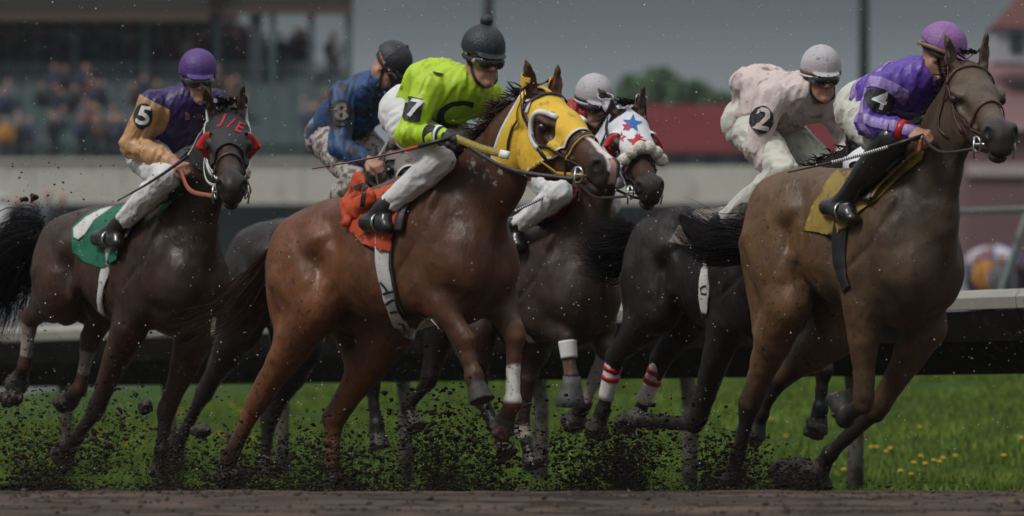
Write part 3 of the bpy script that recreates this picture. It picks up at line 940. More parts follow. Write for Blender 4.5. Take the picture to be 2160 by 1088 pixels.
# ------------------------------------------------------------------ riders
M_SKIN = mat('weathered_skin', (.42, .22, .155), .5, .12, 18, c2=(.20, .11, .08), thr=.68, bump=.1, spec=.4)
M_BOOT = mat('black_boot_leather', (.012, .012, .012), .25, .3, 25, bump=.15, coat=.3)
M_LENS = mat('smoked_lens', (.015, .014, .013), .06, .2, 10, spec=.9, coat=.6)
M_GLOVE = mat('black_glove', (.014, .014, .016), .6, .3, 30, bump=.3)

def hand_prims(S, c, d, palm, s=1.0, flip=1):
    """closed hand: palm, four bent fingers of different length, thumb from the side"""
    x = d / np.linalg.norm(d); z = -(palm - x * (palm @ x)); z /= np.linalg.norm(z); y = np.cross(z, x) * flip
    A = np.stack([x, y, z], 1); X = (A, np.asarray(c, float), s)
    S.ell((.0, 0, 0), (.050, .040, .020), .012, X=X)
    S.limb([(-.06, 0, 0), (-.02, 0, 0)], [.024, .026], .02, 1, X=X)
    for i, (yy, L, x0) in enumerate(((.032, .95, .036), (.011, 1.05, .042), (-.011, 1.0, .039), (-.031, .8, .030))):
        S.limb([(x0 - .02, yy * .9, .002), (x0 + .004, yy, .004), (x0 + .026 * L, yy, -.020), (x0 + .006, yy, -.044 * L), (x0 - .018, yy, -.036)], [.010, .0112, .0098, .0088, .0078], .004, 1, .004, X=X)
    S.limb([(-.018, .034, -.006), (.012, .050, -.018), (.034, .040, -.036), (.048, .018, -.046)], [.014, .0125, .0115, .009], .006, 1, .005, X=X)

def build_jockey(h, j):
    fr = h['fr']; P = fr.P
    px = lambda k: P(*j[k])
    mir = lambda v: v * np.array([1, -1, 1])
    base = h['T'](-.1, 0, .02)
    root = empty('person', tuple(fr.wd(base)), -fr.th, j['label'], 'jockey', 'jockeys riding in the race')
    pel, che, nek = px('pelvis'), px('chest'), px('neck')
    shR, elR, haR = px('shR'), px('elR'), px('haR')
    shL = px('shL') if 'shL' in j else mir(shR)
    elL = px('elL') if 'elL' in j else mir(elR)
    haL = px('haL') if 'haL' in j else mir(haR)
    hiR, knR, anR, heR, toR = [px(k) for k in ('hiR', 'knR', 'anR', 'heR', 'toR')]
    hiL, knL, anL, heL, toL = [mir(v) * np.array([1, k_, 1]) for v, k_ in ((hiR, .8), (knR, .6), (anR, .85), (heR, .85), (toR, .85))]; knL[0] -= .05; knL[2] -= .04
    print(h['name'], 'rider arm %.2f %.2f leg %.2f %.2f torso %.2f' % tuple(float(np.linalg.norm(a - b)) for a, b in ((shR, elR), (elR, haR), (hiR, knR), (knR, anR), (pel, nek))))
    # head axes
    f = fr.cam(j['face']); f /= np.linalg.norm(f)
    up = fr.cam(j.get('up', (0, 1, .12))); lf = np.cross(up, f); lf /= np.linalg.norm(lf); up = np.cross(f, lf)
    A = np.stack([f, lf, up], 1)
    hs = j.get('hs', 1.0)
    hc = fr.at(j['helm'][0], j['helm'][1], (fr.wd(nek)[1] - fr.O[1]) + j.get('hdY', -.05)) - up * .05 * hs
    X = (A, hc, hs); hp = lambda x, y, z: A @ (np.array([x, y, z]) * hs) + hc
    # ---- body: one skin
    S = Solid()
    e = lambda c, r, k=.015, **kw: S.ell(c, r, k, X=X, **kw)
    e((-.01, 0, .03), (.096, .076, .095)); e((.028, 0, -.035), (.066, .060, .085), .03)
    S.limb([(-.01, .055, -.055), (.045, .036, -.095), (.082, 0, -.108), (.045, -.036, -.095), (-.01, -.055, -.055)], [.022, .022, .021, .022, .022], .02, 1, X=X)
    e((.062, 0, -.075), (.038, .034, .032), .015)
    e((.092, 0, -.103), (.014, .016, .013), .012)
    S.limb([(.088, 0, .018), (.104, 0, -.012), (.116, 0, -.032)], [.009, .010, .0125], .012, 1, X=X)
    for s_ in (-1, 1):
        e((.106, s_ * .013, -.036), (.010, .008, .008), .006)
        e((.068, s_ * .042, -.022), (.024, .022, .018), .018)
        e((.086, s_ * .030, .005), (.012, .017, .010), .01, sub=True)
        e((.078, s_ * .030, .004), (.012, .014, .012), .004)
        e((-.002, s_ * .078, -.012), (.017, .008, .030), .006); e((.000, s_ * .086, -.010), (.008, .006, .015), .004, sub=True)
        e((.074, s_*.028, -.064), (.016, .014, .02), .012)
    S.limb([(.088, -.024, -.068), (.100, 0, -.064), (.088, .024, -.068)], [.004, .0065, .004], .006, 1, X=X)
    S.limb([(.086, -.020, -.077), (.097, 0, -.078), (.086, .020, -.077)], [.004, .007, .004], .006, 1, X=X)
    S.limb([(.096, -.022, -.0715), (.108, 0, -.071), (.096, .022, -.0715)], [.0018, .0022, .0018], .003, 1, X=X, sub=True)
    S.limb([hp(-.02, 0, -.05), nek], [.056, .062], .03)
    S.limb([nek, che, che * .4 + pel * .6, pel], [.055, .085, .085, .095], .04, 1.25)
    for a, b, c in ((shR, elR, haR), (shL, elL, haL)):
        S.limb([nek * .4 + a * .6, a, b, b * .1 + c * .9], [.04, .04, .034, .026], .03)
        d = c - b; hand_prims(S, c + d / np.linalg.norm(d) * .0, d + np.array([.04, 0, -.02]), np.array([.1, -.45 * np.sign(a[1]), -1.0]), 1.05, 1 if a[1] > 0 else -1)
    for a, b, c, d, e_ in ((hiR, knR, anR, heR, toR), (hiL, knL, anL, heL, toL)):
        S.limb([a, b, b * .7 + c * .3, c], [.07, .042, .044, .034], .03)
        S.limb([c, d * .4 + c * .6, e_ * .8 + c * .2], [.036, .034, .028], .02)
    V, Fc = S.mesh(.0058)
    me = mesh_np('rider_body', V, Fc); me.materials.append(M_SKIN); kids = [link('body', me, root)]
    skin_tree = bvh(V, Fc)
    # ---- jersey
    S = Solid(); lo = j.get('loose', 1.0)
    wst = che * .45 + pel * .55
    S.limb([nek, che, wst, pel], [.085, .135 * lo, .132 * lo, .118 * lo], .05, 1.22)
    if 'hump' in j: S.ell(P(*j['hump'][:3]), j['hump'][3], .08)
    S.limb([shR * .9 + che * .1, nek * .5 + che * .5, shL * .9 + che * .1], [.080, .11, .080], .06)
    for a, b, c in ((shR, elR, haR), (shL, elL, haL)):
        w = b * .14 + c * .86
        S.limb([a, a * .5 + b * .5, b, b * .45 + c * .55, w], [.074, .066, .060, .050, .032], .022)
    dh = hp(.0, 0, -.04)
    S.ell(dh, (.072, .072, .11), .02, sub=True)
    def folds(p):
        ax = elR - shR; ax = ax / np.linalg.norm(ax); q = (p - ax * (p @ ax)[:, None] * .62) * 15; w = fbm(q * .45, 2) * 3.0
        n1 = np.abs(fbm(np.stack([q[:, 0] + w, q[:, 1] * .9 - w, q[:, 2] * .55 + w], 1), 3))
        n2 = np.abs(fbm(np.stack([q[:, 0] * 1.9 - w, q[:, 1] * 1.5, q[:, 2] * 1.2 + w * 1.5], 1) + 7, 2))
        return (.075 * (n1 - .10)) + .030 * (n2 - .10) + .004 * fbm(p * 40, 2)
    Vj, Fj = S.mesh(.0068, disp=folds)
    me = mesh_np('jersey', Vj, Fj); jer = link('jersey', me, root, j['jersey']); kids.append(jer)
    jt = bvh(Vj, Fj)
    # sleeves of another colour, cut to their own shells
    for (nm, fn, mt, of) in j.get('panels', []):
        Vp, Tp = shell(Vj, Fj, [lambda v, fn=fn: fn(v, dict(shR=shR, elR=elR, haR=haR, shL=shL, elL=elL, haL=haL, nek=nek, che=che, pel=pel))], of, .003)
        kids.append(link(nm, mesh_np(nm, Vp, Tp), jer, mt))
    # collar
    cpt = [nek * .55 + hp(-.02, 0, -.09) * .45]
    # ---- breeches
    S = Solid()
    S.ell(pel, (.145, .15, .14), .05); S.limb([pel * .6 + che * .4, pel], [.12, .13], .05, 1.2)
    bl = j.get('boot_top', .86)
    for a, b, c in ((hiR, knR, anR), (hiL, knL, anL)):
        e1 = b * (1 - bl) + c * bl
        if bl < .3: S.limb([a, a * .5 + b * .5, a * .15 + b * .85], [.112, .085, .058], .04)
        else: S.limb([a, a * .5 + b * .5, b, b * .72 + c * .28, e1], [.112, .098, .070, .068, .050], .04)
    def bf(p):
        ax = anR - knR; ax = ax / np.linalg.norm(ax); q = (p - ax * (p @ ax)[:, None] * .68) * 20; w_ = fbm(p * 6, 2) * 2.5; n1 = np.abs(fbm(q + w_[:, None], 3))
        return .050 * (n1 - .10) + .003 * fbm(p * 40, 2)
    Vb, Fb = S.mesh(.0072, disp=bf)
    kids.append(link('breeches', mesh_np('breeches', Vb, Fb), root, j['breeches']))
    # ---- boots
    for a, c, d, e_ in ((knR, anR, heR, toR), (knL, anL, heL, toL)):
        S = Solid(); tb = a * (1 - bl) + c * bl
        S.limb([tb, tb * .5 + c * .5, c], [.054 if bl > .6 else .080, .052 if bl > .6 else .066, .046], .02)
        S.limb([c, d, c * .4 + e_ * .6], [.046, .040, .042], .02)
        S.limb([d, d * .5 + e_ * .5, e_], [.040, .040, .034], .02, 1.15)
        Vq, Fq = S.mesh(.007, disp=lambda p: .005 * fbm(p * 25, 2))
        bo = link('boot', mesh_np('boot', Vq, Fq), root, j.get('boot', M_BOOT)); kids.append(bo)
        x = (e_ - d) / np.linalg.norm(e_ - d); mid = d * .4 + e_ * .6
        mb = MB(); dn_ = np.array([0, 0, -1.0]); n_ = 18
        pp = [mid + dn_ * .045 * (-math.cos(t_)) * 1.0 + np.array([0, 1, 0]) * .055 * math.sin(t_) + np.array([0, 0, .012]) for t_ in np.linspace(0, 2 * math.pi, n_)]
        mb.tube(pp, .006, 6, cap=False)
        kids.append(mb.build('stirrup', M_METAL, root, True))
    # ---- helmet
    S = Solid(); hr = np.array(j.get('helm_r', (.118, .104, .110)))
    cz = np.array([-.012, 0, .048])
    def dome(p):
        q = (p - X[1]) @ X[0] / X[2]; w = (q - cz) / hr; k0 = np.sqrt((w ** 2).sum(1)) + 1e-9; k1 = np.sqrt((w ** 2 / hr ** 2).sum(1)) + 1e-9
        cut = -(q[:, 2] - .022 + .18 * (-q[:, 0]) * -1 * (q[:, 0] < 0))
        seam = .0025 * np.exp(-(q[:, 1] / .004) ** 2) + .0025 * np.exp(-((q[:, 0] + .012) / .004) ** 2)
        return (np.maximum(k0 * (k0 - 1) / k1, cut) - seam) * X[2]
    S.custom(dome, hp(*cz), .14, .004)
    S.ell((.088, 0, .028), (.052, .076, .007), .008, X=X, pitch=-.22)
    if j.get('pom'):
        S.ell((-.012, 0, .162 + .012), (.030, .030, .030), .004, X=X)
    elif j.get('button', 0):
        S.ell((-.012, 0, .160), (.014, .014, .010), .006, X=X)
    Vq, Fq = S.mesh(.0055, disp=lambda p: .0030 * fbm(p * 22, 2))
    hel = link('helmet', mesh_np('helmet', Vq, Fq), root, j['helmet']); kids.append(hel)
    ht = bvh(Vq, Fq)
    def bandring(name, z0, z1, mt, r_=1.02):
        mb = MB(); n_ = 36; V_ = []; F_ = []
        for i in range(n_):
            t_ = 2 * math.pi * i / n_
            for z_, rr in ((z0, r_), (z1, r_ - .01), (z1, r_ - .05), (z0, r_ - .05)):
                V_.append(hp(cz[0] + hr[0] * rr * math.cos(t_), hr[1] * rr * math.sin(t_), z_ - .03 * (math.cos(t_) < 0) * abs(math.cos(t_)) ** 2 * .5))
        for i in range(n_):
            for k in range(4):
                a = i * 4 + k; b_ = i * 4 + (k + 1) % 4; c_ = ((i + 1) % n_) * 4
                F_.append((a, b_, c_ + (k + 1) % 4, c_ + k))
        mb.add(V_, F_); return mb.build(name, mt, hel, True)
    for z0, z1, mt in j.get('bands', []): bandring('helmet_band', z0, z1, mt, 1.03)
    # chin strap
    for s_ in (-1, 1):
        kids.append(strap('chin_strap', [hp(.0, s_*.088, .03), hp(.02, s_*.080, -.03), hp(.05, s_*.058, -.085), hp(.068, s_*.02, -.122), hp(.07, 0, -.126)], skin_tree, .016, .003, .002, M_BLACK, root, 18))
    # ---- goggles
    S = Solid()
    zg = j.get('gogz', -.006)
    S.limb([(.060, -.062, zg), (.088, -.036, zg), (.104, -.010, zg + .005), (.104, .010, zg + .005), (.088, .036, zg), (.060, .062, zg)], [.022, .031, .024, .024, .031, .022], .01, 1, X=X)
    gg = link('goggles', mesh_np('goggles', *S.mesh(.0045)), root, j.get('gog', M_LENS)); kids.append(gg)
    mb = MB(); gp = []
    for i in range(25):
        t_ = math.pi * (.28 + 1.44 * i / 24); gp.append(hp(cz[0] + .098 * 1.06 * math.cos(t_) + .01, .094 * math.sin(t_), zg + .016 * max(0, -math.cos(t_)) + .004))
    gs = strap('goggle_strap', gp, None, .022, .003, 0, M_BLACK, gg, 40, False)
    if j.get('stud'):
        for s_ in (-1, 1):
            mb = MB(); mb.sphere(hp(.062, s_ * .072, zg), .015, 12); mb.build('goggle_clip', mat('pale_clip', (.35, .34, .25), .4), gg, True)
    h['jk'] = dict(root=root, kids=kids, jt=jt, skin=skin_tree, haR=haR, haL=haL, elR=elR, shR=shR, jer=jer, ht=ht, hp=hp, base=base, che=che, nek=nek, knR=knR, anR=anR)
    return h['jk']

def seat(jk):
    """make the rider's Empty the origin of its parts"""
    for k in jk['root'].children: k.location = tuple(-jk['base'])

def armpatch(jk, px_c, w, hgt, txt, h, patch_mat, txt_mat, lean=.0, round_=False, tsize=None, shear=0):
    fr = h['fr']; c = fr.hit(px_c[0], px_c[1], [jk['jt']])
    up = fr.cam((math.sin(lean), math.cos(lean), 0)); rt = fr.cam((math.cos(lean), -math.sin(lean), 0))
    s_ = FPX / h['D']; W, Hh = w / s_, hgt / s_
    if round_: ring_ = [(W/2*math.cos(t), Hh/2*math.sin(t)) for t in np.linspace(0, 2*math.pi, 28)[:-1]]
    else:
        r = min(W, Hh) * .12; ring_ = [(sx*(W/2 - (0 if k else r)), sy*(Hh/2 - (r if k else 0))) for sx, sy, ks in ((1,1,(1,0)),(-1,1,(0,1)),(-1,-1,(1,0)),(1,-1,(0,1))) for k in ks]
    p = decal('number_patch', flat_shape(ring_), c, rt, up, [jk['jt']], patch_mat, jk['root'], .009)
    t_ = tsize or Hh * 1.0
    decal('number', text_shape(txt, t_, shear), c, rt, up, [jk['jt']], txt_mat, jk['root'], .012)

def whip(label, a, b, fr, matl, r0=.008, r1=.003, segs=(), flap=None, group=None):
    """racing whip held in a hand: a handle end, b tip (points in the horse's axes)"""
    o = fr.wd(a); root = empty('whip', tuple(o), -fr.th, label, 'whip')
    d = b - a; mb = MB(); n = 10
    sag = np.array([0, 0, -.012])
    f = lambda t: d * t + sag * math.sin(math.pi * t)
    mb.tube([f(i / n) for i in range(n + 1)], [r0 + (r1 - r0) * i / n for i in range(n + 1)], 8)
    mb.build('shaft', matl, root, True)
    for t0, t1, mt, rr in segs:
        m = MB(); m.tube([f(t0), f((t0 + t1) / 2), f(t1)], rr, 10); m.build('grip' if rr > .009 else 'wrap', mt, root, True)
    if flap:
        m = MB(); p = f(1.0); q = f(1.08); m.tube([f(.93), f(1.0), q], [.006, .013, .010], 8, .3); m.build('popper', flap, root, True)
    return root
COATS = {'a': coat_mat('wet_coat', .40, .62, (.035, .026, .02), .38), 'dark': coat_mat('wet_dark_coat', .37, .64, (.03, .024, .019), .30)}
M_EYE = mat('dark_eye', (.01, .006, .004), .08, 0, spec=.8)
WHITE = (.55, .53, .50); MUDC = (.028, .021, .016)
H = {}
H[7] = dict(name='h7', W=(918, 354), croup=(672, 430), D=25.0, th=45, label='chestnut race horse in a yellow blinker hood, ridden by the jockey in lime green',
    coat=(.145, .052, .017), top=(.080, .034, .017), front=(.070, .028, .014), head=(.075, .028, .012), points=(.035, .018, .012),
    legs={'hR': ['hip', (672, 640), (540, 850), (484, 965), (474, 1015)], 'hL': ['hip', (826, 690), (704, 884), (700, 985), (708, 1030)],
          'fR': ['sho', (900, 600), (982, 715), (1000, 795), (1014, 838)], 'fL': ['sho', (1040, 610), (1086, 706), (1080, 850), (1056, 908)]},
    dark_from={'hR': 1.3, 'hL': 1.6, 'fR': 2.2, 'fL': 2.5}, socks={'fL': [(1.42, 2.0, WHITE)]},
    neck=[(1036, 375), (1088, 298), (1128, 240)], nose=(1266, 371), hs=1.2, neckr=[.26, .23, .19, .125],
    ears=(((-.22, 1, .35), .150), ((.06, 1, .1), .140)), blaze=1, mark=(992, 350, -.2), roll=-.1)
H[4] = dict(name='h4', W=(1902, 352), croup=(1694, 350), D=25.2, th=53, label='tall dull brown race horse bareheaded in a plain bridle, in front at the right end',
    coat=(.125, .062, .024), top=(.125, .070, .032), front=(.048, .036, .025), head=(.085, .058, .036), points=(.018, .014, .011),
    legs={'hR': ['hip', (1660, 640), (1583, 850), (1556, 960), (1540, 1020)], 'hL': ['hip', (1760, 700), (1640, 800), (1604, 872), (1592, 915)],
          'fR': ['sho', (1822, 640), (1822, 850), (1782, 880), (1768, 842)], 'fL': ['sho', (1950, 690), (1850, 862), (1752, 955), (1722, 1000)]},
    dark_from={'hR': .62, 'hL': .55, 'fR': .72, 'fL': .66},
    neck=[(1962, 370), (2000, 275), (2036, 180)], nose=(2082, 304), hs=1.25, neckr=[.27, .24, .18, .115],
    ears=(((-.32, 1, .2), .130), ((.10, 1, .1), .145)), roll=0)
H[5] = dict(name='h5', W=(356, 412), croup=(176, 440), D=28.5, th=53, label='dark bay race horse in a black hood lettered J/E with red eye cups',
    coat=(.048, .021, .012), top=(.040, .029, .022), front=(.036, .018, .011), head=(.040, .020, .013), points=(.014, .011, .010), mat='dark',
    legs={'hR': ['hip', (130, 610), (64, 672), (52, 770), (32, 812)], 'hL': ['hip', (245, 615), (192, 712), (168, 820), (134, 848)],
          'fR': ['sho', (272, 690), (200, 868), (160, 925), (124, 960)], 'fL': ['sho', (405, 720), (350, 868), (341, 950), (332, 1005)]},
    dark_from={'hR': 2.0, 'hL': 2.0, 'fR': .6, 'fL': .7},
    socks={'hR': [(1.05, 1.8, (.26, .22, .19))], 'hL': [(1.2, 1.7, (.20, .17, .15))]},
    neck=[(425, 385), (455, 330), (478, 272)], nose=(500, 406), hs=1.22, neckr=[.25, .22, .17, .12],
    ears=(((-.45, 1, .4), .15), ((.12, 1, .1), .15)), roll=0)
H[6] = dict(name='h6', W=(1185, 440), croup=(1010, 462), D=28.8, th=52, label='dark brown race horse in a white hood printed with red and blue stars',
    coat=(.048, .026, .018), top=(.050, .036, .028), front=(.048, .028, .020), head=(.055, .026, .016), points=(.012, .010, .010), mat='dark',
    legs={'hR': ['hip', (1000, 700), (1010, 830), (1045, 900), (1070, 960)], 'hL': ['hip', (1130, 700), (1112, 800), (1102, 905), (1128, 985)],
          'fR': ['sho', (1090, 640), (1196, 712), (1206, 800), (1204, 850)], 'fL': ['sho', (1260, 660), (1278, 745), (1232, 850), (1208, 893)]},
    dark_from={'hL': 1.5}, socks={'fR': [(1.5, 1.9, (.12, .07, .045))], 'fL': [(1.05, 1.95, (.32, .29, .27))], 'hL': [(1.9, 2.4, (.35, .31, .28))]},
    hoof=(.06, .06, .06),
    neck=[(1245, 400), (1285, 335), (1318, 268)], nose=(1363, 408), hs=1.2, neckr=[.25, .22, .16, .12],
    ears=(((-.75, 1, .2), .14), ((.12, 1, .1), .14)), roll=0)
H[2] = dict(name='h2', W=(1622, 424), croup=(1428, 436), D=27.2, th=52, label='black race horse with red striped white leg bandages, ridden by the jockey in pale pink',
    coat=(.012, .010, .009), top=(.018, .015, .014), front=(.010, .008, .008), points=(.010, .009, .009), mat='dark',
    legs={'hR': ['hip', (1385, 650), (1298, 752), (1272, 865), (1256, 903)], 'hL': ['hip', (1470, 650), (1394, 758), (1348, 872), (1318, 893)],
          'fR': ['sho', (1535, 680), (1468, 893), (1372, 888), (1335, 880)], 'fL': ['sho', (1700, 690), (1738, 780), (1730, 862), (1722, 903)]},
    neck=[(1690, 430), (1750, 395), (1812, 345)], nose=(1870, 430), hs=1.0, neckr=[.25, .22, .16, .12],
    ears=(((-.25, 1, .2), .15), ((.10, 1, .1), .15)), roll=0)
H[8] = dict(name='h8', W=(770, 440), croup=(575, 462), D=30.2, th=52, label='black race horse behind the chestnut one, ridden by the mud spattered jockey in blue',
    coat=(.014, .011, .010), top=(.022, .019, .018), front=(.010, .008, .008), points=(.012, .010, .010), mat='dark',
    legs={'hR': ['hip', (510, 690), (430, 828), (385, 915), (368, 985)], 'hL': ['hip', (640, 730), (568, 880), (559, 965), (560, 1000)],
          'fR': ['sho', (770, 690), (785, 810), (795, 900), (802, 942)], 'fL': ['sho', (930, 680), (905, 800), (860, 860), (880, 905)]},
    dark_from={'hR': 1.2, 'hL': 1.2}, socks={'hL': [(1.9, 2.6, (.30, .27, .25))]},
    neck=[(800, 410), (822, 370), (840, 335)], nose=(885, 430), hs=1.05, neckr=[.25, .22, .16, .12], roll=0)
def cloth(name, c, c2=None, thr=.62, rough=.72, bs=26, bump=.5, var=.10, scale=9):
    return mat(name, c, rough, var, scale, c2=c2, thr=thr, bump=bump, bscale=bs)
C_LIME = cloth('lime_silk', (.42, .62, .02), rough=.5); C_WHITEB = cloth('white_breeches', (.66, .66, .66), (.30, .27, .24), .66, bs=20)
C_PURPLE = cloth('deep_purple_silk', (.030, .013, .100), rough=.45); C_GOLD = cloth('gold_silk', (.50, .28, .13), rough=.42, var=.2)
C_BLUE = cloth('blue_muddy_silk', (.018, .060, .17), (.028, .030, .035), .52, scale=5, rough=.55); C_MUDB = cloth('mud_spattered_breeches', (.42, .39, .35), (.13, .10, .08), .50, scale=13)
C_PINK = cloth('pale_pink_silk', (.60, .50, .47), (.30, .22, .17), .60, scale=5, rough=.55); C_CREAM = cloth('cream_breeches', (.56, .56, .49), (.35, .30, .24), .64)
C_VIOLET = cloth('violet_silk', (.100, .045, .33), rough=.42); C_LAV = cloth('lavender_silk', (.30, .22, .50), rough=.45)
C_HBLK = mat('black_helmet_cover', (.018, .021, .024), .5, .3, 20, bump=.5, bscale=90); C_HPUR = mat('purple_helmet_cover', (.085, .034, .19), .5, .15, 20, bump=.4, bscale=90)
C_HGREY = mat('grey_helmet_cover', (.46, .43, .45), .6, .12, 14, c2=(.25, .23, .23), thr=.62, bump=.4, bscale=90)
C_HMAUVE = mat('mauve_helmet_cover', (.26, .11, .32), .5, .15, 20, bump=.4, bscale=90)
C_RED = cloth('red_silk', (.30, .012, .018), rough=.5); C_ORANGE = cloth('orange_cloth', (.48, .060, .014), (.16, .03, .015), .60)
C_GREEN = cloth('green_cloth', (.006, .13, .070), (.02, .05, .035), .60); C_MUSTARD = cloth('mustard_cloth', (.27, .185, .030), (.15, .10, .03), .58)
C_YELLOW = cloth('yellow_hood_cloth', (.74, .47, .035), (.48, .30, .05), .60, bs=110, bump=.3); C_BHOOD = mat('black_mesh_hood', (.016, .016, .018), .6, .3, 60, bump=.5, bscale=250)
C_WHOOD = cloth('white_hood_cloth', (.68, .68, .72), (.45, .43, .44), .66, bs=110, bump=.3); C_STARB = mat('blue_print', (.02, .12, .40), .6); C_STARR = mat('red_print', (.42, .012, .02), .6)
C_CUP = mat('red_leather_cup', (.42, .012, .012), .35, .15, 15); C_PATCH = mat('black_patch', (.010, .010, .011), .6); C_NUM = mat('white_print', (.72, .72, .70), .6)
C_GREYC = cloth('muddy_grey_cloth', (.17, .145, .125), (.03, .026, .022), .55); C_TAN = mat('tan_leather', (.22, .13, .055), .5, .2, 20, bump=.2); C_BAND = mat('brown_band', (.16, .075, .035), .6)
C_OLIVE = mat('olive_rubber_grip', (.30, .23, .03), .6, .3, 60, bump=.4); C_FLEECE = mat('white_fleece', (.70, .66, .58), .95, .2, 40, bump=1.0, bscale=90); C_RUBY = mat('ruby_red_whip', (.13, .025, .030), .4)
C_ORL = mat('orange_rein_rubber', (.30, .080, .035), .6, .2, 40, bump=.3); HAIR_D = mat('dark_horsehair', (.009, .007, .007), .8, .4, 8, spec=.12); HAIR_C = mat('brown_horsehair', (.030, .014, .009), .8, .4, 8, spec=.1)

J = {
 7: dict(label='jockey in lime green silks and black helmet with a round pom, sleeve number 7', helm=(1022, 100), face=(.42, -.26, .85), up=(.10, 1, .2),
    pelvis=(868, 240), chest=(945, 208), neck=(988, 182), shR=(905, 190, -.19), elR=(862, 284, -.30), haR=(955, 289, -.27), shL=(1032, 205, .17), elL=(1052, 262, .25), haL=(1012, 292, .05),
    hiR=(862, 262, -.12), knR=(928, 338, -.19), anR=(806, 446, -.26), heR=(776, 470, -.27), toR=(818, 480, -.28), hump=(920, 165, 0, (.13, .16, .09)),
    jersey=C_LIME, breeches=C_WHITEB, helmet=C_HBLK, pom=1, stud=1),
 5: dict(label='jockey in dark purple silks with gold sleeves and purple helmet, sleeve number 5', helm=(418, 146), face=(.18, -.25, .93),
    pelvis=(325, 322), chest=(372, 250), neck=(402, 208), shR=(322, 222, -.19), elR=(278, 308, -.27), haR=(378, 350, -.20), shL=(452, 220, .18),
    hiR=(322, 340, -.12), knR=(352, 374, -.24), anR=(244, 484, -.26), heR=(208, 504, -.27), toR=(250, 514, -.28), jersey=C_PURPLE, breeches=C_WHITEB, helmet=C_HPUR,
    panels=[('sleeve', lambda v, k: sleeve(v, k['shR'], k['elR'], k['haR'], .12), C_GOLD, .002), ('sleeve', lambda v, k: sleeve(v, k['shL'], k['elL'], k['haL'], .12), C_GOLD, .002)]),
 8: dict(label='jockey in mud stained blue silks and plain black helmet, face turned down', helm=(833, 130), face=(.55, -.65, .25), up=(.2, 1, 0),
    pelvis=(700, 290), chest=(758, 222), neck=(812, 172), shR=(722, 200, -.19), elR=(716, 312, -.27), haR=(788, 346, -.20),
    hiR=(700, 305, -.12), knR=(752, 378, -.24), anR=(656, 478, -.26), heR=(626, 500, -.27), toR=(660, 512, -.28), jersey=C_BLUE, breeches=C_MUDB, helmet=C_HBLK, loose=1.1, button=1),
 6: dict(label='jockey in red silks and pale helmet with a black band, mostly hidden behind two horses', helm=(1255, 198), face=(.3, -.3, .85),
    pelvis=(1125, 330), chest=(1195, 275), neck=(1235, 240), shR=(1150, 270, -.19), elR=(1120, 362, -.25), haR=(1212, 378, -.08),
    hiR=(1130, 350, -.12), knR=(1180, 408, -.24), anR=(1082, 484, -.26), heR=(1060, 510, -.27), toR=(1095, 518, -.28), jersey=C_RED, breeches=C_WHITEB, helmet=C_HGREY, bands=[(.018, .034, C_HBLK), (.004, .018, C_NUM), (-.008, .004, C_HBLK)]),
 2: dict(label='jockey in pale pink mud marked silks and grey helmet with brown band', helm=(1733, 140), face=(.22, -.24, .92),
    pelvis=(1585, 262), chest=(1660, 215), neck=(1712, 192), shR=(1628, 208, -.19), elR=(1592, 315, -.27), haR=(1636, 372, -.22), shL=(1762, 232, .17), elL=(1788, 300, .24), haL=(1775, 345, .1),
    hiR=(1590, 285, -.12), knR=(1655, 362, -.24), anR=(1512, 478, -.25), heR=(1490, 500, -.26), toR=(1525, 510, -.27), hump=(1605, 178, 0, (.15, .17, .10)),
    jersey=C_PINK, breeches=C_CREAM, helmet=C_HGREY, bands=[(.014, .032, C_BAND), (.002, .014, C_NUM)], loose=1.08),
 4: dict(label='jockey in violet silks with lavender bars and mauve helmet, sleeve number 4', helm=(1995, 96), face=(.86, -.40, .30), up=(.25, 1, .15),
    pelvis=(1828, 232), chest=(1900, 192), neck=(1958, 158), shR=(1862, 188, -.19), elR=(1832, 262, -.27), haR=(1938, 283, -.18),
    hiR=(1828, 258, -.12), knR=(1866, 314, -.22), anR=(1778, 428, -.25), heR=(1748, 438, -.26), toR=(1800, 462, -.27), jersey=C_VIOLET, breeches=C_CREAM, helmet=C_HMAUVE, boot_top=-.15, bands=[(.016, .034, C_TAN)], stud=1,
    panels=[('lavender_bar', lambda v, k: bar(v, k, .0, .055), C_LAV, .0015), ('lavender_bar', lambda v, k: bar(v, k, .19, .05), C_LAV, .0015), ('lavender_bar', lambda v, k: hoop(v, k), C_LAV, .0015)]),
}
def seg_d(v, a, b):
    ba = b - a; t = np.clip((v - a) @ ba / (ba @ ba), 0, 1); return np.linalg.norm(v - a - t[:, None] * ba, axis=1), t
def sleeve(v, a, b, c, r):
    d = (b - a) / np.linalg.norm(b - a)
    return np.minimum(r - np.minimum(seg_d(v, a + d * .03, b)[0], seg_d(v, b, c)[0]), np.maximum((v - a) @ d + .02, .12 - seg_d(v, b, c)[0]) + .0)
def bar(v, k, t0, w):
    a, b, c = k['shR'], k['elR'], k['haR']; d = (b - a) / np.linalg.norm(b - a)
    return np.minimum(.13 - np.minimum(seg_d(v, a, b)[0], seg_d(v, b, c)[0]), w / 2 - np.abs((v - a) @ d - t0))
def hoop(v, k):
    d = (k['nek'] - k['pel']); d = d / np.linalg.norm(d); s_ = (v - k['pel']) @ d
    return np.maximum(.020 - np.abs(s_ - .10), .016 - np.abs(s_ - .30)) + .0 * s_

import time as _t
for k in (7, 4, 5, 6, 2, 8):
    t0 = _t.time(); h = H[k]; build_horse(h); h['trees_head'] = h['tree']
    jk = build_jockey(h, J[k]); print(k, 'built', round(_t.time() - t0, 1))
fr = {k: H[k]['fr'] for k in H}

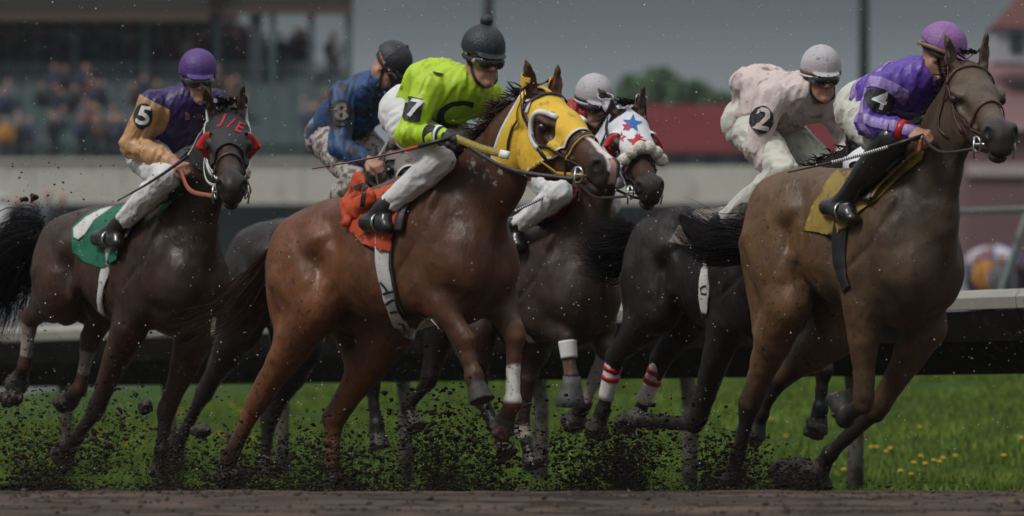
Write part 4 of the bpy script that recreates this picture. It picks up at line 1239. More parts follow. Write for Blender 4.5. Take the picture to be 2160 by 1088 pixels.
# ---------------- horse 7 and rider
h = H[7]; jk = h['jk']; r7 = h['root']
h['hood_slope'] = .9
hood(h, C_YELLOW, C_WHITEB, x1=(.345, .345), x0=(-.055, 0), back_tilt=-.05, bottom=-.33, eye_r=.066)
C_WB = C_NUM
h['trees_head'] = h['hood_tree']
def two(h): 
    a, b = h['hood_tree'], h['tree']
    class T_:
        def find_nearest(s, p):
            x = a.find_nearest(p); y = b.find_nearest(p)
            return x if x[3] < y[3] + .012 else y
    return T_()
h['trees_head'] = two(h)
b = bridle(h, M_LEATHER, [jk['haR'], jk['haL']], reinw=.020)
C_YB = mat('yellow_leather_trim', (.55, .33, .02), .5)
strap('noseband_trim', headpts(h, [(.395, -.09, -.17), (.39, -.08, -.10), (.395, 0, .0), (.39, .08, -.10)]), h['trees_head'], .007, .004, .010, C_YB, b, 26)
strap('chin_strap', headpts(h, [(.22, -.10, -.255), (.34, -.09, -.235), (.47, -.075, -.165)]), h['trees_head'], .022, .006, .004, C_YB, b, 20)
strap('rubber_rein_grip', [jk['haR'] + fr[7].cam((.015, -.01, .05)), fr[7].at(1015, 314, -.58), fr[7].at(1058, 325, -.66)], None, .038, .010, 0, C_OLIVE, b, 12, False)
strap('rein_end', [fr[7].at(1056, 325, -.66), fr[7].at(1075, 329, -.69)], None, .040, .013, 0, C_NUM, b, 3, False)
# white half cup round the eye of the hood
for sy in (-1, 1):
    pts = [(.205 + .074 * math.cos(a), sy * .11, -.088 + .074 * math.sin(a)) for a in np.linspace(R(75), R(285), 14)]
    P_ = [np.array(h['hood_tree'].find_nearest(Vector(p))[0]) for p in headpts(h, pts)]
    for _ in range(4): P_ = [P_[0]] + [(P_[i-1] + P_[i] * 2 + P_[i+1]) / 4 for i in range(1, len(P_) - 1)] + [P_[-1]]
    ct = hq(h, .205, 0, -.088); mb = MB(); mb.tube([p + (p - ct) / np.linalg.norm(p - ct) * .002 for p in spline(P_, 24)], .0135, 8); mb.build('eye_cup', C_NUM, h['hood'], True)
fr7 = fr[7]
# number on the hood's cheek edge
decal('number', text_shape('7', .085), fr7.hit(1116, 226, [h['hood_tree'], h['tree']]), fr7.cam((1, .1, 0)), fr7.cam((-.1, 1, 0)), [h['hood_tree'], h['tree']], C_NUM, h['hood'], .010)
armpatch(jk, (872, 232), 34, 50, '7', h, C_PATCH, C_NUM, lean=.22, tsize=.125, shear=.1)
decal('chest_letter', text_shape('C', .17, .25), fr7.hit(948, 246, [jk['jt']]), fr7.cam((1, .05, 0)), fr7.cam((-.1, 1, 0)), [jk['jt']], C_PATCH, jk['root'], .006, sx=1.5, sy=1.0)
decal('back_mark', flat_shape([(-.03, .012), (.03, .0), (.012, -.006), (-.012, -.008)]), fr7.hit(944, 122, [jk['jt']]), fr7.cam((1, 0, 0)), fr7.cam((0, 1, 0)), [jk['jt']], C_PATCH, jk['root'], .006)
# gloves and cuffs
def glove(h, jk, matl, cuff=None):
    S = Solid(); a, b_ = jk['elR'], jk['haR']; d = b_ - a; d /= np.linalg.norm(d)
    me = [c for c in jk['root'].children if c.name.startswith('body')][0].data
    V = np.zeros(len(me.vertices) * 3, np.float32); me.vertices.foreach_get('co', V); V = V.reshape(-1, 3).astype(float)
    Fq = np.zeros(len(me.loops), np.int32); me.loops.foreach_get('vertex_index', Fq); Fq = Fq.reshape(-1, 4)
    for nm in ('haR', 'haL'):
        c = jk[nm]; s_ = np.linalg.norm(V[Fq[:, 0]] - c, axis=1) < .14
        u, inv = np.unique(Fq[s_], return_inverse=True)
        Vg, Tg = shell(V[u], inv.reshape(-1, 4), [lambda v: .105 - np.linalg.norm(v - c, axis=1)], .0015, .003)
        o = link('glove', mesh_np('glove', Vg, Tg), jk['root'], matl)
glove(h, jk, M_GLOVE)
def cuff(jk, side, t, L, r, matl, name='cuff'):
    a, b_ = jk['el' + side] if 'el' + side in jk else jk['elR'], jk['ha' + side]; p = a * (1 - t) + b_ * t; d = (b_ - a) / np.linalg.norm(b_ - a)
    mb = MB(); mb.tube([p - d * L / 2, p, p + d * L / 2], [r * 1.05, r, r * .92], 18); return mb.build(name, matl, jk['root'], True)
cuff(jk, 'R', .62, .085, .050, M_BLACK); cuff(jk, 'R', .72, .012, .0495, C_NUM, 'cuff_band')
# saddle cloth, saddle edge and girth
sc = px_cloth(h, 'saddle_cloth', [(716, 428), (742, 408), (790, 400), (850, 380), (905, 350), (925, 356), (880, 410), (842, 450), (826, 500), (826, 530), (800, 528), (762, 512), (736, 486), (720, 456)], C_ORANGE, r7, ripple=.02, seed=1, plane_l=-.22)
def crumple(h, name, pts, matl, parent, r=.02, seed=0):
    """loose folded cloth standing off the horse"""
    S = Solid()
    for p in pts: S.limb([h['fr'].P(*p[0]), h['fr'].P(*p[1])], [p[2], p[3]], .03, .6)
    V, Fc = S.mesh(.0075, disp=lambda p: .06 * (np.abs(fbm(p * 13 + seed, 3)) - .08))
    return link(name, mesh_np(name, V, Fc), parent, matl)
crumple(h, 'cloth_fold', [((742, 425, -.2), (748, 378, -.2), .055, .025), ((755, 440, -.24), (782, 415, -.26), .05, .04), ((735, 440, -.22), (728, 470, -.25), .04, .03), ((770, 400, -.2), (760, 372, -.18), .03, .015)], C_ORANGE, sc, seed=3)
decal('print', text_shape('7', .16), fr7.hit(757, 405, [h['tree']]) if fr7.hit(757, 405, [h['tree']]) is not None else fr7.P(757, 405, -.2), fr7.cam((1, .3, 0)), fr7.cam((-.3, 1, 0)), [bvh(*(lambda o: (np.array([v.co for v in o.data.vertices]), np.array([p.vertices for p in o.data.polygons])))(sc.children[0]))], C_PATCH, sc, .004)
sd = px_strap(h, 'saddle', [(900, 372), (872, 412), (850, 450), (842, 490)], .10, M_LEATHER, r7, off=.02, th=.014)
px_strap(h, 'saddle_edge', [(916, 358), (880, 400), (850, 440), (836, 490)], .030, C_ORANGE, sd, off=.030, th=.008)
px_strap(h, 'saddle_edge', [(922, 362), (890, 400), (862, 440)], .028, C_TAN, sd, off=.036, th=.008)
gi = px_strap(h, 'girth', [(808, 490), (810, 560), (822, 620), (842, 672), (872, 698), (905, 702)], .085, M_WHITEC, r7, off=.007)
px_strap(h, 'girth_edge', [(830, 488), (828, 560), (840, 620), (858, 668), (884, 695)], .020, M_BLACK, gi, off=.013)
for (a, b_) in (((805, 590), (822, 612)), ((812, 618), (834, 612)), ((818, 638), (838, 628)), ((826, 655), (842, 652)), ((842, 676), (862, 690))):
    px_strap(h, 'girth_mark', [a, ((a[0]+b_[0])/2, (a[1]+b_[1])/2 - 2), b_], .014, M_BLACK, gi, off=.016, th=.003, n=6)

# ---------------- horse 4 and rider
h = H[4]; jk = h['jk']; f4 = fr[4]
b = bridle(h, M_BROWNL, [jk['haR'], jk['haL']], reinw=.014, rein_to=M_LEATHER)
strap('rein_stop', [jk['haR'] + f4.cam((0, -.03, .04)), jk['haR'] + f4.cam((-.005, -.09, .04))], None, .045, .01, 0, C_ORL, b, 4, False)
armpatch(jk, (1856, 213), 62, 50, '4', h, C_PATCH, C_NUM, lean=.35, tsize=.13, round_=True)
for t, m_ in ((.70, C_CUP), (.55, M_BLACK)): cuff(jk, 'R', t, .035, .053, m_, 'cuff_band')
sc = px_cloth(h, 'saddle_cloth', [(1694, 486), (1712, 436), (1745, 380), (1772, 350), (1830, 345), (1900, 330), (1950, 318), (1945, 335), (1890, 380), (1850, 420), (1812, 445), (1800, 470), (1758, 497), (1725, 490)], C_MUSTARD, h['root'], ripple=.02, seed=4)
sd = px_strap(h, 'saddle', [(1925, 330), (1890, 362), (1855, 400), (1835, 430)], .075, M_LEATHER, h['root'], off=.030, th=.014)
px_strap(h, 'saddle_edge', [(1940, 328), (1900, 366), (1868, 400), (1850, 425)], .022, C_TAN, sd, off=.036, th=.008)
px_strap(h, 'girth', [(1778, 455), (1772, 520), (1776, 565), (1788, 610)], .080, M_BLACK, h['root'], off=.010)
whip('long black riding whip with a checkered wrap, held by the rider in violet', f4.wd and jk['haR'] + f4.cam((.02, -.01, .045)), f4.at(1662, 364, -.55), f4, M_LEATHER, .010, .004,
     segs=[(.0, .20, M_LEATHER, .011)] + [(t, t + .008, C_NUM, .0088) for t in np.arange(.27, .68, .016)])

# ---------------- horse 5 and rider
h = H[5]; jk = h['jk']; f5 = fr[5]
h['hood_slope'] = .1
hood(h, C_BHOOD, M_TAPE, x1=(.30, .31), x0=(-.07, 0), back_tilt=-.0, bottom=-.28, eye_r=.06, bindw=.012, back_only=True)
for sy in (-1, 1): eye_cup(h, sy, C_CUP, h['hood'], .072)
h['trees_head'] = two(h)
for tx, u, v_ in (('J', -.038, .02), ('/', .0, .0), ('E', .042, -.02)):
    decal('letter', text_shape(tx, .085), f5.hit(487 + u * 420, 262 - v_ * 420, [h['hood_tree'], h['tree']]), f5.cam((1, -.35, 0)), f5.cam((.35, 1, 0)), [h['hood_tree']], C_STARR, h['hood'], .004)
b = bridle(h, M_TAPE, [jk['haR'], jk['haL']], reinw=.024, rein_to=C_ORL, brow=False, nose_mat=M_LEATHER)
strap('cheek_tape', headpts(h, [(.0, -.12, -.06), (.12, -.14, -.20), (.30, -.10, -.24), (.44, -.08, -.18)]), h['trees_head'], .020, .004, .008, M_TAPE, b, 24)
armpatch(jk, (302, 246), 38, 54, '5', h, C_PATCH, C_NUM, lean=.2, tsize=.14, round_=True, shear=.1)
px_strap(h, 'dummy', [(1, 1)], .1, M_BLACK, None) if False else None
sc = px_cloth(h, 'saddle_cloth', [(150, 480), (175, 456), (214, 436), (255, 428), (300, 430), (340, 412), (372, 404), (374, 410), (300, 452), (262, 500), (245, 545), (214, 564), (176, 550), (152, 530)], C_GREEN, h['root'], ripple=.02, seed=7)
px_cloth(h, 'cloth_panel', [(154, 482), (180, 458), (214, 440), (240, 434), (200, 462), (180, 492), (165, 505), (155, 500)], M_WHITEC, sc, off=.022, ripple=.02, seed=7)
sd = px_strap(h, 'saddle', [(372, 412), (330, 432), (290, 466), (268, 505)], .075, M_LEATHER, h['root'], off=.022, th=.014)
px_strap(h, 'saddle_edge', [(374, 408), (326, 430), (292, 458), (262, 510)], .022, C_GREEN, sd, off=.036, th=.006)
px_strap(h, 'girth', [(236, 520), (226, 560), (216, 605), (214, 640), (217, 658)], .055, M_WHITEC, h['root'], off=.008)
whip('black whip reaching down and back over the green saddle cloth', jk['haR'] + f5.cam((.05, .05, .04)), f5.at(248, 424, -.62), f5, M_LEATHER, .011, .004)
decal('badge', text_shape('B', .05), f5.hit(395, 246, [jk['jt']]), f5.cam((1, 0, 0)), f5.cam((0, 1, 0)), [jk['jt']], C_GOLD, jk['root'], .005)
decal('badge', text_shape('=', .06), f5.hit(418, 246, [jk['jt']]), f5.cam((1, 0, 0)), f5.cam((0, 1, 0)), [jk['jt']], C_TAN, jk['root'], .005)

# ---------------- horse 6 and rider
h = H[6]; jk = h['jk']; f6 = fr[6]
h['hood_slope'] = .1
hood(h, C_WHOOD, C_STARB, x1=(.33, .33), x0=(-.07, 0), back_tilt=0, bottom=-.27, eye_r=.058, bindw=.009)
for sy in (-1, 1): eye_cup(h, sy, C_CUP, h['hood'], .066)
h['trees_head'] = two(h)
def star(r, a0=0): return [(r * (1 if i % 2 == 0 else .42) * math.sin(math.pi * i / 5 + a0), r * (1 if i % 2 == 0 else .42) * math.cos(math.pi * i / 5 + a0)) for i in range(10)]
for (px, py, r_, m_, a0) in ((1334, 262, .056, C_STARB, .1), (1343, 302, .056, C_STARR, .05), (1312, 238, .030, C_STARR, .2), (1302, 296, .030, C_STARR, .2), (1358, 240, .026, C_STARR, .2)):
    c = f6.hit(px, py, [h['hood_tree']])
    if c is not None: decal('star', flat_shape(star(r_, a0)), c, f6.cam((1, 0, 0)), f6.cam((0, 1, 0)), [h['hood_tree']], m_, h['hood'], .004)
b = bridle(h, M_LEATHER, [jk['haR'], jk['haL']], reinw=.016, brow=False)
# fleece noseband: puffs along the nose
for i, y in enumerate((-.085, -.055, -.02, .02, .055, .085)):
    S = Solid(); S.ell(hq(h, .375, y, -.085 + .085 * math.cos(y * 16) + .02), (.036, .036, .036), .01)
    V, Fc = S.mesh(.007, disp=lambda p: .014 * fbm(p * 40, 3)); link('fleece_puff', mesh_np('fleece', V, Fc), b, C_FLEECE)
whip('white and black checkered whip lying along the white breeches behind the chestnut horse', jk['haR'] + f6.cam((.0, -.0, .12)), f6.at(1086, 446, -.40), f6, C_NUM, .010, .006, segs=[(t, t + .018, M_LEATHER, .0105 - t * .003) for t in np.arange(.30, .98, .034)])
px_cloth(h, 'saddle_cloth', [(1080, 492), (1082, 466), (1120, 432), (1190, 398), (1205, 404), (1150, 440), (1105, 482)], C_RED, h['root'], off=.012, ripple=.01, seed=2)
px_strap(h, 'saddle_edge', [(1205, 402), (1150, 436), (1112, 470), (1090, 496)], .026, C_TAN, h['root'], off=.024, th=.010)
px_strap(h, 'girth', [(1076, 560), (1078, 610), (1086, 655), (1104, 692), (1122, 716)], .040, M_WHITEC, h['root'], off=.010)

# ---------------- horse 2 and rider
h = H[2]; jk = h['jk']; f2 = fr[2]
h['trees_head'] = h['tree']
h['hood_slope'] = .1
hood(h, C_WHOOD, M_WHITEC, x1=(.30, .30), x0=(.02, 0), back_tilt=0, bottom=-.26, eye_r=.06)
b = bridle(h, M_LEATHER, [jk['haR'], jk['haL']], reinw=.016, brow=False)
armpatch(jk, (1607, 254), 46, 58, '2', h, C_PATCH, C_PINK, lean=.15, tsize=.155, round_=True, shear=.1)
cuff(jk, 'R', .80, .022, .046, M_BLACK)
px_cloth(h, 'saddle_cloth', [(1412, 510), (1430, 478), (1478, 432), (1520, 424), (1560, 430), (1600, 440), (1570, 480), (1520, 515), (1450, 520)], C_GREYC, h['root'], off=.012, ripple=.03, seed=5)
px_strap(h, 'saddle_edge', [(1575, 470), (1545, 486), (1515, 506)], .018, C_CUP, h['root'], off=.024, th=.010)
px_strap(h, 'girth', [(1500, 520), (1491, 560), (1486, 605), (1489, 660)], .060, M_WHITEC, h['root'], off=.010)
decal('girth_print', text_shape('C', .07), f2.hit(1487, 612, [h['tree']]), f2.cam((1, 0, 0)), f2.cam((0, 1, 0)), [h['tree']], C_PATCH, h['root'], .018)

# ---------------- horse 8 and rider
h = H[8]; jk = h['jk']; f8 = fr[8]
h['hood_slope'] = .1
hood(h, C_GREYC, M_WHITEC, x1=(.30, .30), x0=(-.05, 0), back_tilt=0, bottom=-.26, eye_r=.06)
b = bridle(h, M_LEATHER, [jk['haR'], jk['haL']], reinw=.016)
armpatch(jk, (720, 240), 48, 58, '8', h, C_PATCH, mat('dull_number', (.16, .14, .12), .7, .4, 60), tsize=.14, round_=True)
px_cloth(h, 'saddle_cloth', [(590, 498), (602, 462), (640, 440), (690, 430), (700, 440), (660, 480), (640, 505), (612, 520)], cloth('navy_cloth', (.012, .035, .11), (.22, .20, .17), .60, scale=12), h['root'], off=.012, ripple=.03, seed=6)
px_strap(h, 'girth', [(676, 650), (684, 694), (700, 718), (716, 732)], .045, M_WHITEC, h['root'], off=.010)
# the whip of the rider in lime
h = H[7]; jk = h['jk']
whip('thin dark red racing whip pointing back to the left from a black glove', jk['haR'] + fr7.cam((.015, .0, .045)), fr7.at(681, 353, -.42), fr7, C_RUBY, .008, .0035, segs=[(.0, .28, M_LEATHER, .0105), (.285, .37, C_ORANGE, .0100)], flap=C_RUBY)

# ---------------- leg wraps
def wrap(h, leg, t0, t1, matl, r0=.052, r1=.045, name='leg_wrap', stripes=()):
    J_ = h['legs_out'][leg]; a, b_ = J_[2], J_[3]
    p = lambda t: a * (1 - t) + b_ * t
    mb = MB(); n = 8; mb.tube([p(t0 + (t1 - t0) * i / n) for i in range(n + 1)], [(r0 + (r1 - r0) * i / n) + .0012 * (i % 2) for i in range(n + 1)], 18, .92)
    o = mb.build(name, matl, h['root'], True)
    for s0, s1, m_ in stripes:
        mb = MB(); mb.tube([p(s0), p(s1)], r0 + .003, 18, .94); mb.build('stripe', m_, o, True)
for lg in ('hR', 'hL'): wrap(H[2], lg, .06, .78, M_WHITEC, .050, .044, stripes=((.17, .25, C_CUP), (.34, .42, C_CUP)))
wrap(H[6], 'fR', .06, .48, M_TAPE, .054, .048)
S = None
# bell boot of the starred horse
J_ = H[6]['legs_out']['fR']; mb = MB(); d_ = J_[4] - J_[3]; d_ /= np.linalg.norm(d_)
mb.tube([J_[3] + d_ * t for t in (-.02, .03, .07, .10, .15)], [.050, .054, .066, .074, .082], 18); mb.build('bell_boot', mat('grey_rubber_boot', (.075, .075, .075), .6, .3, 30, bump=.3), H[6]['root'], True)

# ---------------- mud packed on hooves
def clod(k, leg, px, py, r, sc=(1, 1, 1), l=None, m_=None):
    h = H[k]; l_ = (-.10 if leg.endswith('R') else .10) if l is None else l
    mud_ball('mud_clod', h['fr'].P(px, py, l_), r, h['root'], int(px), sc, m_)
clod(7, 'hR', 492, 1008, .085, (1.25, 1, .62)); clod(7, 'fL', 1058, 908, .062, (.9, .9, 1.05), m_=mat('red_brown_mud', (.080, .036, .024), .6, .4, 20, bump=.5))
clod(4, 'fL', 1690, 1012, .165, (1.1, .9, .62)); clod(4, 'hL', 1592, 916, .058, (.9, .9, 1.2), m_=mat('drying_mud', (.07, .060, .045), .7, .3, 20, bump=.4))
clod(5, 'fR', 134, 952, .085, (.95, 1, .8)); clod(5, 'hR', 34, 812, .080, (.9, .9, .9)); clod(5, 'hR', 14, 840, .06, (1, 1, .8)); clod(5, 'hL', 142, 848, .075, (1, 1, .9))
clod(2, 'hR', 1256, 905, .072); clod(2, 'hL', 1322, 893, .070); clod(2, 'fL', 1722, 903, .068, (.9, .9, 1.15)); clod(6, 'fL', 1209, 890, .075, (1, 1, 1))
clod(4, 'fR', 1772, 866, .058)

# ---------------- manes and tails
def mane(k, n, ln, back, w=.006, matl=HAIR_D, seed=0, up=.35, sag=.5, t0=.05, t1=.9):
    h = H[k]; T = h['T']; A, t, s_ = h['X']
    cr = [T(.0, 0, .0), T(.14, 0, .0)] ; f_ = h['fr']
    pts = []
    P0 = T(.05, 0, -.03); P3 = A @ (np.array([-.03, 0, .02]) * s_) + t
    for u in np.linspace(t0, t1, 7):
        p = P0 * (1 - u) + P3 * u; q = h['tree'].find_nearest(Vector(p + np.array([-.12, 0, .16])))[0]; pts.append(np.array(q))
    strands('mane', pts, [f_.cam(back)] * 7, n, ln, matl, h['root'], w, sag, .08, seed, .45, clump=12)
mane(7, 300, .12, (-.85, .55, .1), matl=mat('auburn_horsehair', (.030, .012, .009), .5, .3, 8), seed=1, sag=.3)
mane(4, 90, .10, (-.6, .3, .4), seed=2); mane(5, 120, .10, (-.7, .2, .4), seed=3); mane(6, 120, .14, (-.7, .2, .3), seed=4); mane(2, 100, .12, (-.6, .3, .3), seed=5)
S_ = None
def forelock(k, n, ln, d, seed=0, matl=HAIR_D):
    h = H[k]; strands('forelock', headpts(h, [(.0, -.03, .03), (.02, 0, .04), (.0, .03, .03)]), [h['fr'].cam(d)] * 3, n, ln, matl, h['root'], .005, .3, .06, seed, .4)
forelock(4, 60, .05, (-.5, .35, .3), 3); forelock(5, 120, .12, (-.3, .2, .5), 4); forelock(6, 60, .08, (-.8, .3, .3), 5)
def tail(k, pts, n, matl, w=.007, spread=.1, seed=0, taper=1.0, rad=.05, core=.5, cw=.35):
    """long tail hair following a curve, locks fanning out towards the end"""
    h = H[k]; f_ = h['fr']; rg = np.random.default_rng(seed)
    C = np.array(spline([f_.P(*p) for p in pts], 30)); V = []; Fc = []
    cl = rg.normal(0, 1, (14, 3)); 
    for i in range(n):
        c0 = cl[rg.integers(14)] * .7 + rg.normal(0, .45, 3); ln = rg.uniform(.55, 1.0) ** .7; st = rg.uniform(0, .25) if i % 3 else 0; b_ = len(V); ph = rg.uniform(0, 6.3, 3); ww = w * rg.uniform(.5, 1.2)
        sd_ = rg.normal(0, 1, 3); sd_ /= np.linalg.norm(sd_)
        ns = 14
        for j in range(ns + 1):
            u = st + (ln - st) * j / ns; x = u * 30; q = min(int(x), 29); f = x - q; p = C[q] * (1 - f) + C[q+1] * f
            sp_ = rad * (.55 + .6 * math.sin(min(u, .5) * math.pi)) + spread * u ** 1.6
            p = p + c0 * sp_ + .02 * u * np.array([math.sin(u * 9 + ph[0]), math.sin(u * 8 + ph[1]), math.sin(u * 10 + ph[2])])
            wd_ = ww * (1 - .9 * j / ns)
            t_ = C[min(q+1, 30)] - C[max(q-1, 0)]; t_ = t_ / np.linalg.norm(t_); a_ = np.cross(t_, sd_); a_ /= np.linalg.norm(a_) + 1e-9; bb = np.cross(t_, a_)
            V += [p - a_ * wd_, p + a_ * wd_, p + bb * wd_ * .8]
        for j in range(ns):
            o = b_ + j * 3; Fc += [(o, o+1, o+4, o+3), (o+1, o+2, o+5, o+4), (o+2, o, o+3, o+5)]
    S = Solid(); m_ = int(core * 30); kk = list(range(0, m_, 2)); S.limb([C[i] for i in kk], [rad * cw * (.55 + .45 * math.sin(math.pi * min(i / len(kk), 1)) - .35 * (i / len(kk)) ** 3) for i in range(len(kk))], .02)
    o = link('tail', mesh_np('tail', np.array(V), np.array(Fc)), h['root'], matl)
    Vd, Fd = S.mesh(.009, disp=lambda p: .05 * fbm(p * 16, 4)); link('dock', mesh_np('dock', Vd, Fd), o, matl)
tail(7, [(600, 520), (562, 590), (520, 650), (465, 690), (390, 722)], 380, HAIR_C, .003, .07, 1, rad=.045)
tail(5, [(80, 500), (45, 528), (16, 575), (-4, 630), (-24, 690)], 1300, HAIR_D, .004, .03, 2, rad=.105, core=.85, cw=.95)
tail(4, [(1600, 520), (1565, 515), (1515, 515), (1470, 490), (1430, 455)], 900, HAIR_D, .0035, -.035, 3, rad=.070, core=.97, cw=.95)
tail(2, [(1335, 508), (1312, 520), (1282, 525), (1258, 520), (1236, 508)], 900, HAIR_D, .0035, -.01, 4, rad=.080, core=.95, cw=.95)
for k in H: seat(H[k]['jk'])
# ------------------------------------------------------------------ track, grass, rail
def grid_sheet(name, xs, ys, zf, matl, kind='structure'):
    X_, Y_ = np.meshgrid(xs, ys, indexing='ij'); V = np.stack([X_.ravel(), Y_.ravel(), zf(X_, Y_).ravel()], 1)
    n, m = len(xs), len(ys); i = np.arange(n - 1)[:, None] * m + np.arange(m - 1)[None]
    Fc = np.stack([i, i + m, i + m + 1, i + 1], -1).reshape(-1, 4)
    return tag(link(name, mesh_np(name, V, Fc), None, matl), kind=kind)
def track_z(x, y):
    base = np.interp(y, [-5, 12, 19.8, 21.6, 22.2, 23.2, 25, 28.5, 31, 33.5, 36, 200], [-.25, -.14, -.035, .016, .028, .018, -.022, -.075, -.11, -.16, -.20, -.20])
    p = np.stack([x.ravel() * .9, y.ravel() * 3.2, np.zeros(x.size)], 1)
    n = fbm(p, 4).reshape(x.shape) * .022 + fbm(p * np.array([5, 2.2, 1]) + 9, 3).reshape(x.shape) * .018 + fbm(p * np.array([14, 6, 1]) + 5, 2).reshape(x.shape) * .009
    p2 = np.stack([x.ravel() * .22, y.ravel() * 3.2, np.zeros(x.size)], 1)
    return base + n + (fbm(p2, 3).reshape(x.shape)) * .045
m = mat('harrowed_dirt', (.088, .064, .048), .85, .5, 5, c2=(.030, .023, .018), thr=.50, bump=1.0, bscale=30, stretch=(.16, .75, 1), spec=.1)
grid_sheet('track', np.linspace(-5, 5, 420), np.concatenate([np.linspace(5, 19, 40), np.linspace(19.05, 24, 190), np.linspace(24.1, 36, 100)]), track_z, m)
# rest of the world's ground, far beyond
RL0, RL1 = np.array([2.945, 30.0]), np.array([-4.22, 43.0]); RD = (RL1 - RL0) / np.linalg.norm(RL1 - RL0); RN = np.array([RD[1], -RD[0]]) * 1.0
if RN[1] < 0: RN = -RN          # away from the track
def rail_s(x, y): return (x - RL0[0]) * RN[0] + (y - RL0[1]) * RN[1]
def grass_z(x, y):
    s_ = rail_s(x, y)
    return np.interp(s_, [-.6, .2, 3, 9, 14, 60], [-.20, -.145, .02, .72, .90, 1.6]) + fbm(np.stack([x.ravel(), y.ravel(), 0 * x.ravel()], 1) * .8, 3).reshape(x.shape) * .10
mg = mat('grass_soil', (.036, .070, .014), .95, .5, 3, c2=(.050, .045, .022), thr=.60, bump=.5, bscale=30, spec=.05)
U_, S_ = np.meshgrid(np.linspace(-14, 34, 160), np.linspace(-.5, 40, 120), indexing='ij')
gx = RL0[0] + RD[0] * U_ + RN[0] * S_; gy = RL0[1] + RD[1] * U_ + RN[1] * S_
V = np.stack([gx.ravel(), gy.ravel(), grass_z(gx, gy).ravel()], 1); i = np.arange(159)[:, None] * 120 + np.arange(119)[None]
tag(link('infield', mesh_np('infield', V, np.stack([i, i + 120, i + 121, i + 1], -1).reshape(-1, 4)), None, mg), kind='structure')
grid_sheet('ground', np.linspace(-700, 700, 30), np.array([-40, 5, 34, 60, 90, 130, 150, 200, 400, 1500.]), lambda x, y: np.interp(y, [-40, 34, 60, 90, 130, 1500], [-.4, -.45, -.3, 1.5, 3.0, 3.0]) + 0 * x, mat('far_ground', (.09, .09, .085), .8, .3, .5))
# grass blades
rg = np.random.default_rng(5)
def blades(n, umin, umax, smin, smax, h0, h1, w, seed, dens=1.0):
    rg = np.random.default_rng(seed); u = rg.uniform(umin, umax, n); s_ = smin + (smax - smin) * rg.random(n) ** dens
    x = RL0[0] + RD[0] * u + RN[0] * s_; y = RL0[1] + RD[1] * u + RN[1] * s_; z = grass_z(x, y)
    px = x / y * FPX + CX; k = (px > -150) & (px < 2310); x, y, z = x[k], y[k], z[k]; n = len(x)
    patch = fbm(np.stack([x, y, 0 * x], 1) * 1.3, 3); ok = patch > -.18 + .1 * rg.random(n); x, y, z, patch = x[ok], y[ok], z[ok], patch[ok]; n = len(x)
    hh = rg.uniform(h0, h1, n) * (1 + 1.2 * patch); a = rg.uniform(0, 6.28, n); ln = rg.normal(0, .35, (n, 2)) * hh[:, None]
    ww = w * rg.uniform(.6, 1.4, n); dx, dy = np.cos(a) * ww, np.sin(a) * ww
    V = np.empty((n, 5, 3)); V[:, 0] = np.stack([x - dx, y - dy, z - .01], 1); V[:, 1] = np.stack([x + dx, y + dy, z - .01], 1)
    V[:, 2] = np.stack([x + dx * .8 + ln[:, 0] * .4, y + dy * .8 + ln[:, 1] * .4, z + hh * .6], 1); V[:, 3] = np.stack([x - dx * .8 + ln[:, 0] * .4, y - dy * .8 + ln[:, 1] * .4, z + hh * .6], 1)
    V[:, 4] = np.stack([x + ln[:, 0], y + ln[:, 1], z + hh], 1)
    b = np.arange(n)[:, None] * 5
    T = np.concatenate([b + [0, 1, 2], b + [0, 2, 3], b + [3, 2, 4]])
    c = np.array([.088, .150, .022]) * (1 + .45 * rg.normal(0, .6, (n, 1)).clip(-1, 1)) + rg.random((n, 1)) ** 5 * np.array([.12, .09, .02]); c *= (1 + 1.2 * patch[:, None]).clip(.5, 1.5)
    return V.reshape(-1, 3), T, np.repeat(c.clip(0, 1), 5, 0)
mgr = bpy.data.materials.new('grass_blades'); N_, L_, B_ = nodes(mgr); vc = N_.new('ShaderNodeVertexColor'); vc.layer_name = 'coat'; L_.new(vc.outputs[0], B_.inputs['Base Color']); B_.inputs['Roughness'].default_value = .75; B_.inputs['Specular IOR Level'].default_value = .15
Vb, Tb, Cb = blades(300000, -8, 26, -.35, 12.5, .035, .085, .0045, 3, .9)
me = mesh_np('grass', Vb, Tb, Cb); tag(link('grass', me, None, mgr, False), 'short green grass growing on the bank behind the rail', 'grass', kind='stuff')
# dandelions
fm = None
mfl = mat('dandelion_yellow', (.70, .42, .02), .7, .2, 60); mst = mat('stem_green', (.05, .11, .02), .7)
pos = [(1828, 922), (1878, 968), (1928, 1000), (1942, 985), (1952, 1002), (1970, 995), (1982, 998), (1990, 990), (2016, 985), (1900, 1018), (1922, 1026), (1940, 922), (2155, 946), (2118, 985), (1780, 1015), (1850, 965), (1870, 975), (1838, 965)]
rg = np.random.default_rng(11)
pos += [(rg.uniform(20, 560), rg.uniform(850, 1000)) for _ in range(34)] + [(rg.uniform(1000, 1700), rg.uniform(900, 1020)) for _ in range(8)]
def bank_point(px, py):
    lo, hi = 30.0, 60.0; w = ray(px, py)
    for Y in np.arange(30, 60, .05):
        p = np.array([0, 0, CAMZ]) + w * Y
        if rail_s(p[0], p[1]) > .1 and p[2] < grass_z(np.array([p[0]]), np.array([p[1]]))[0]: return p
    return None
first = None
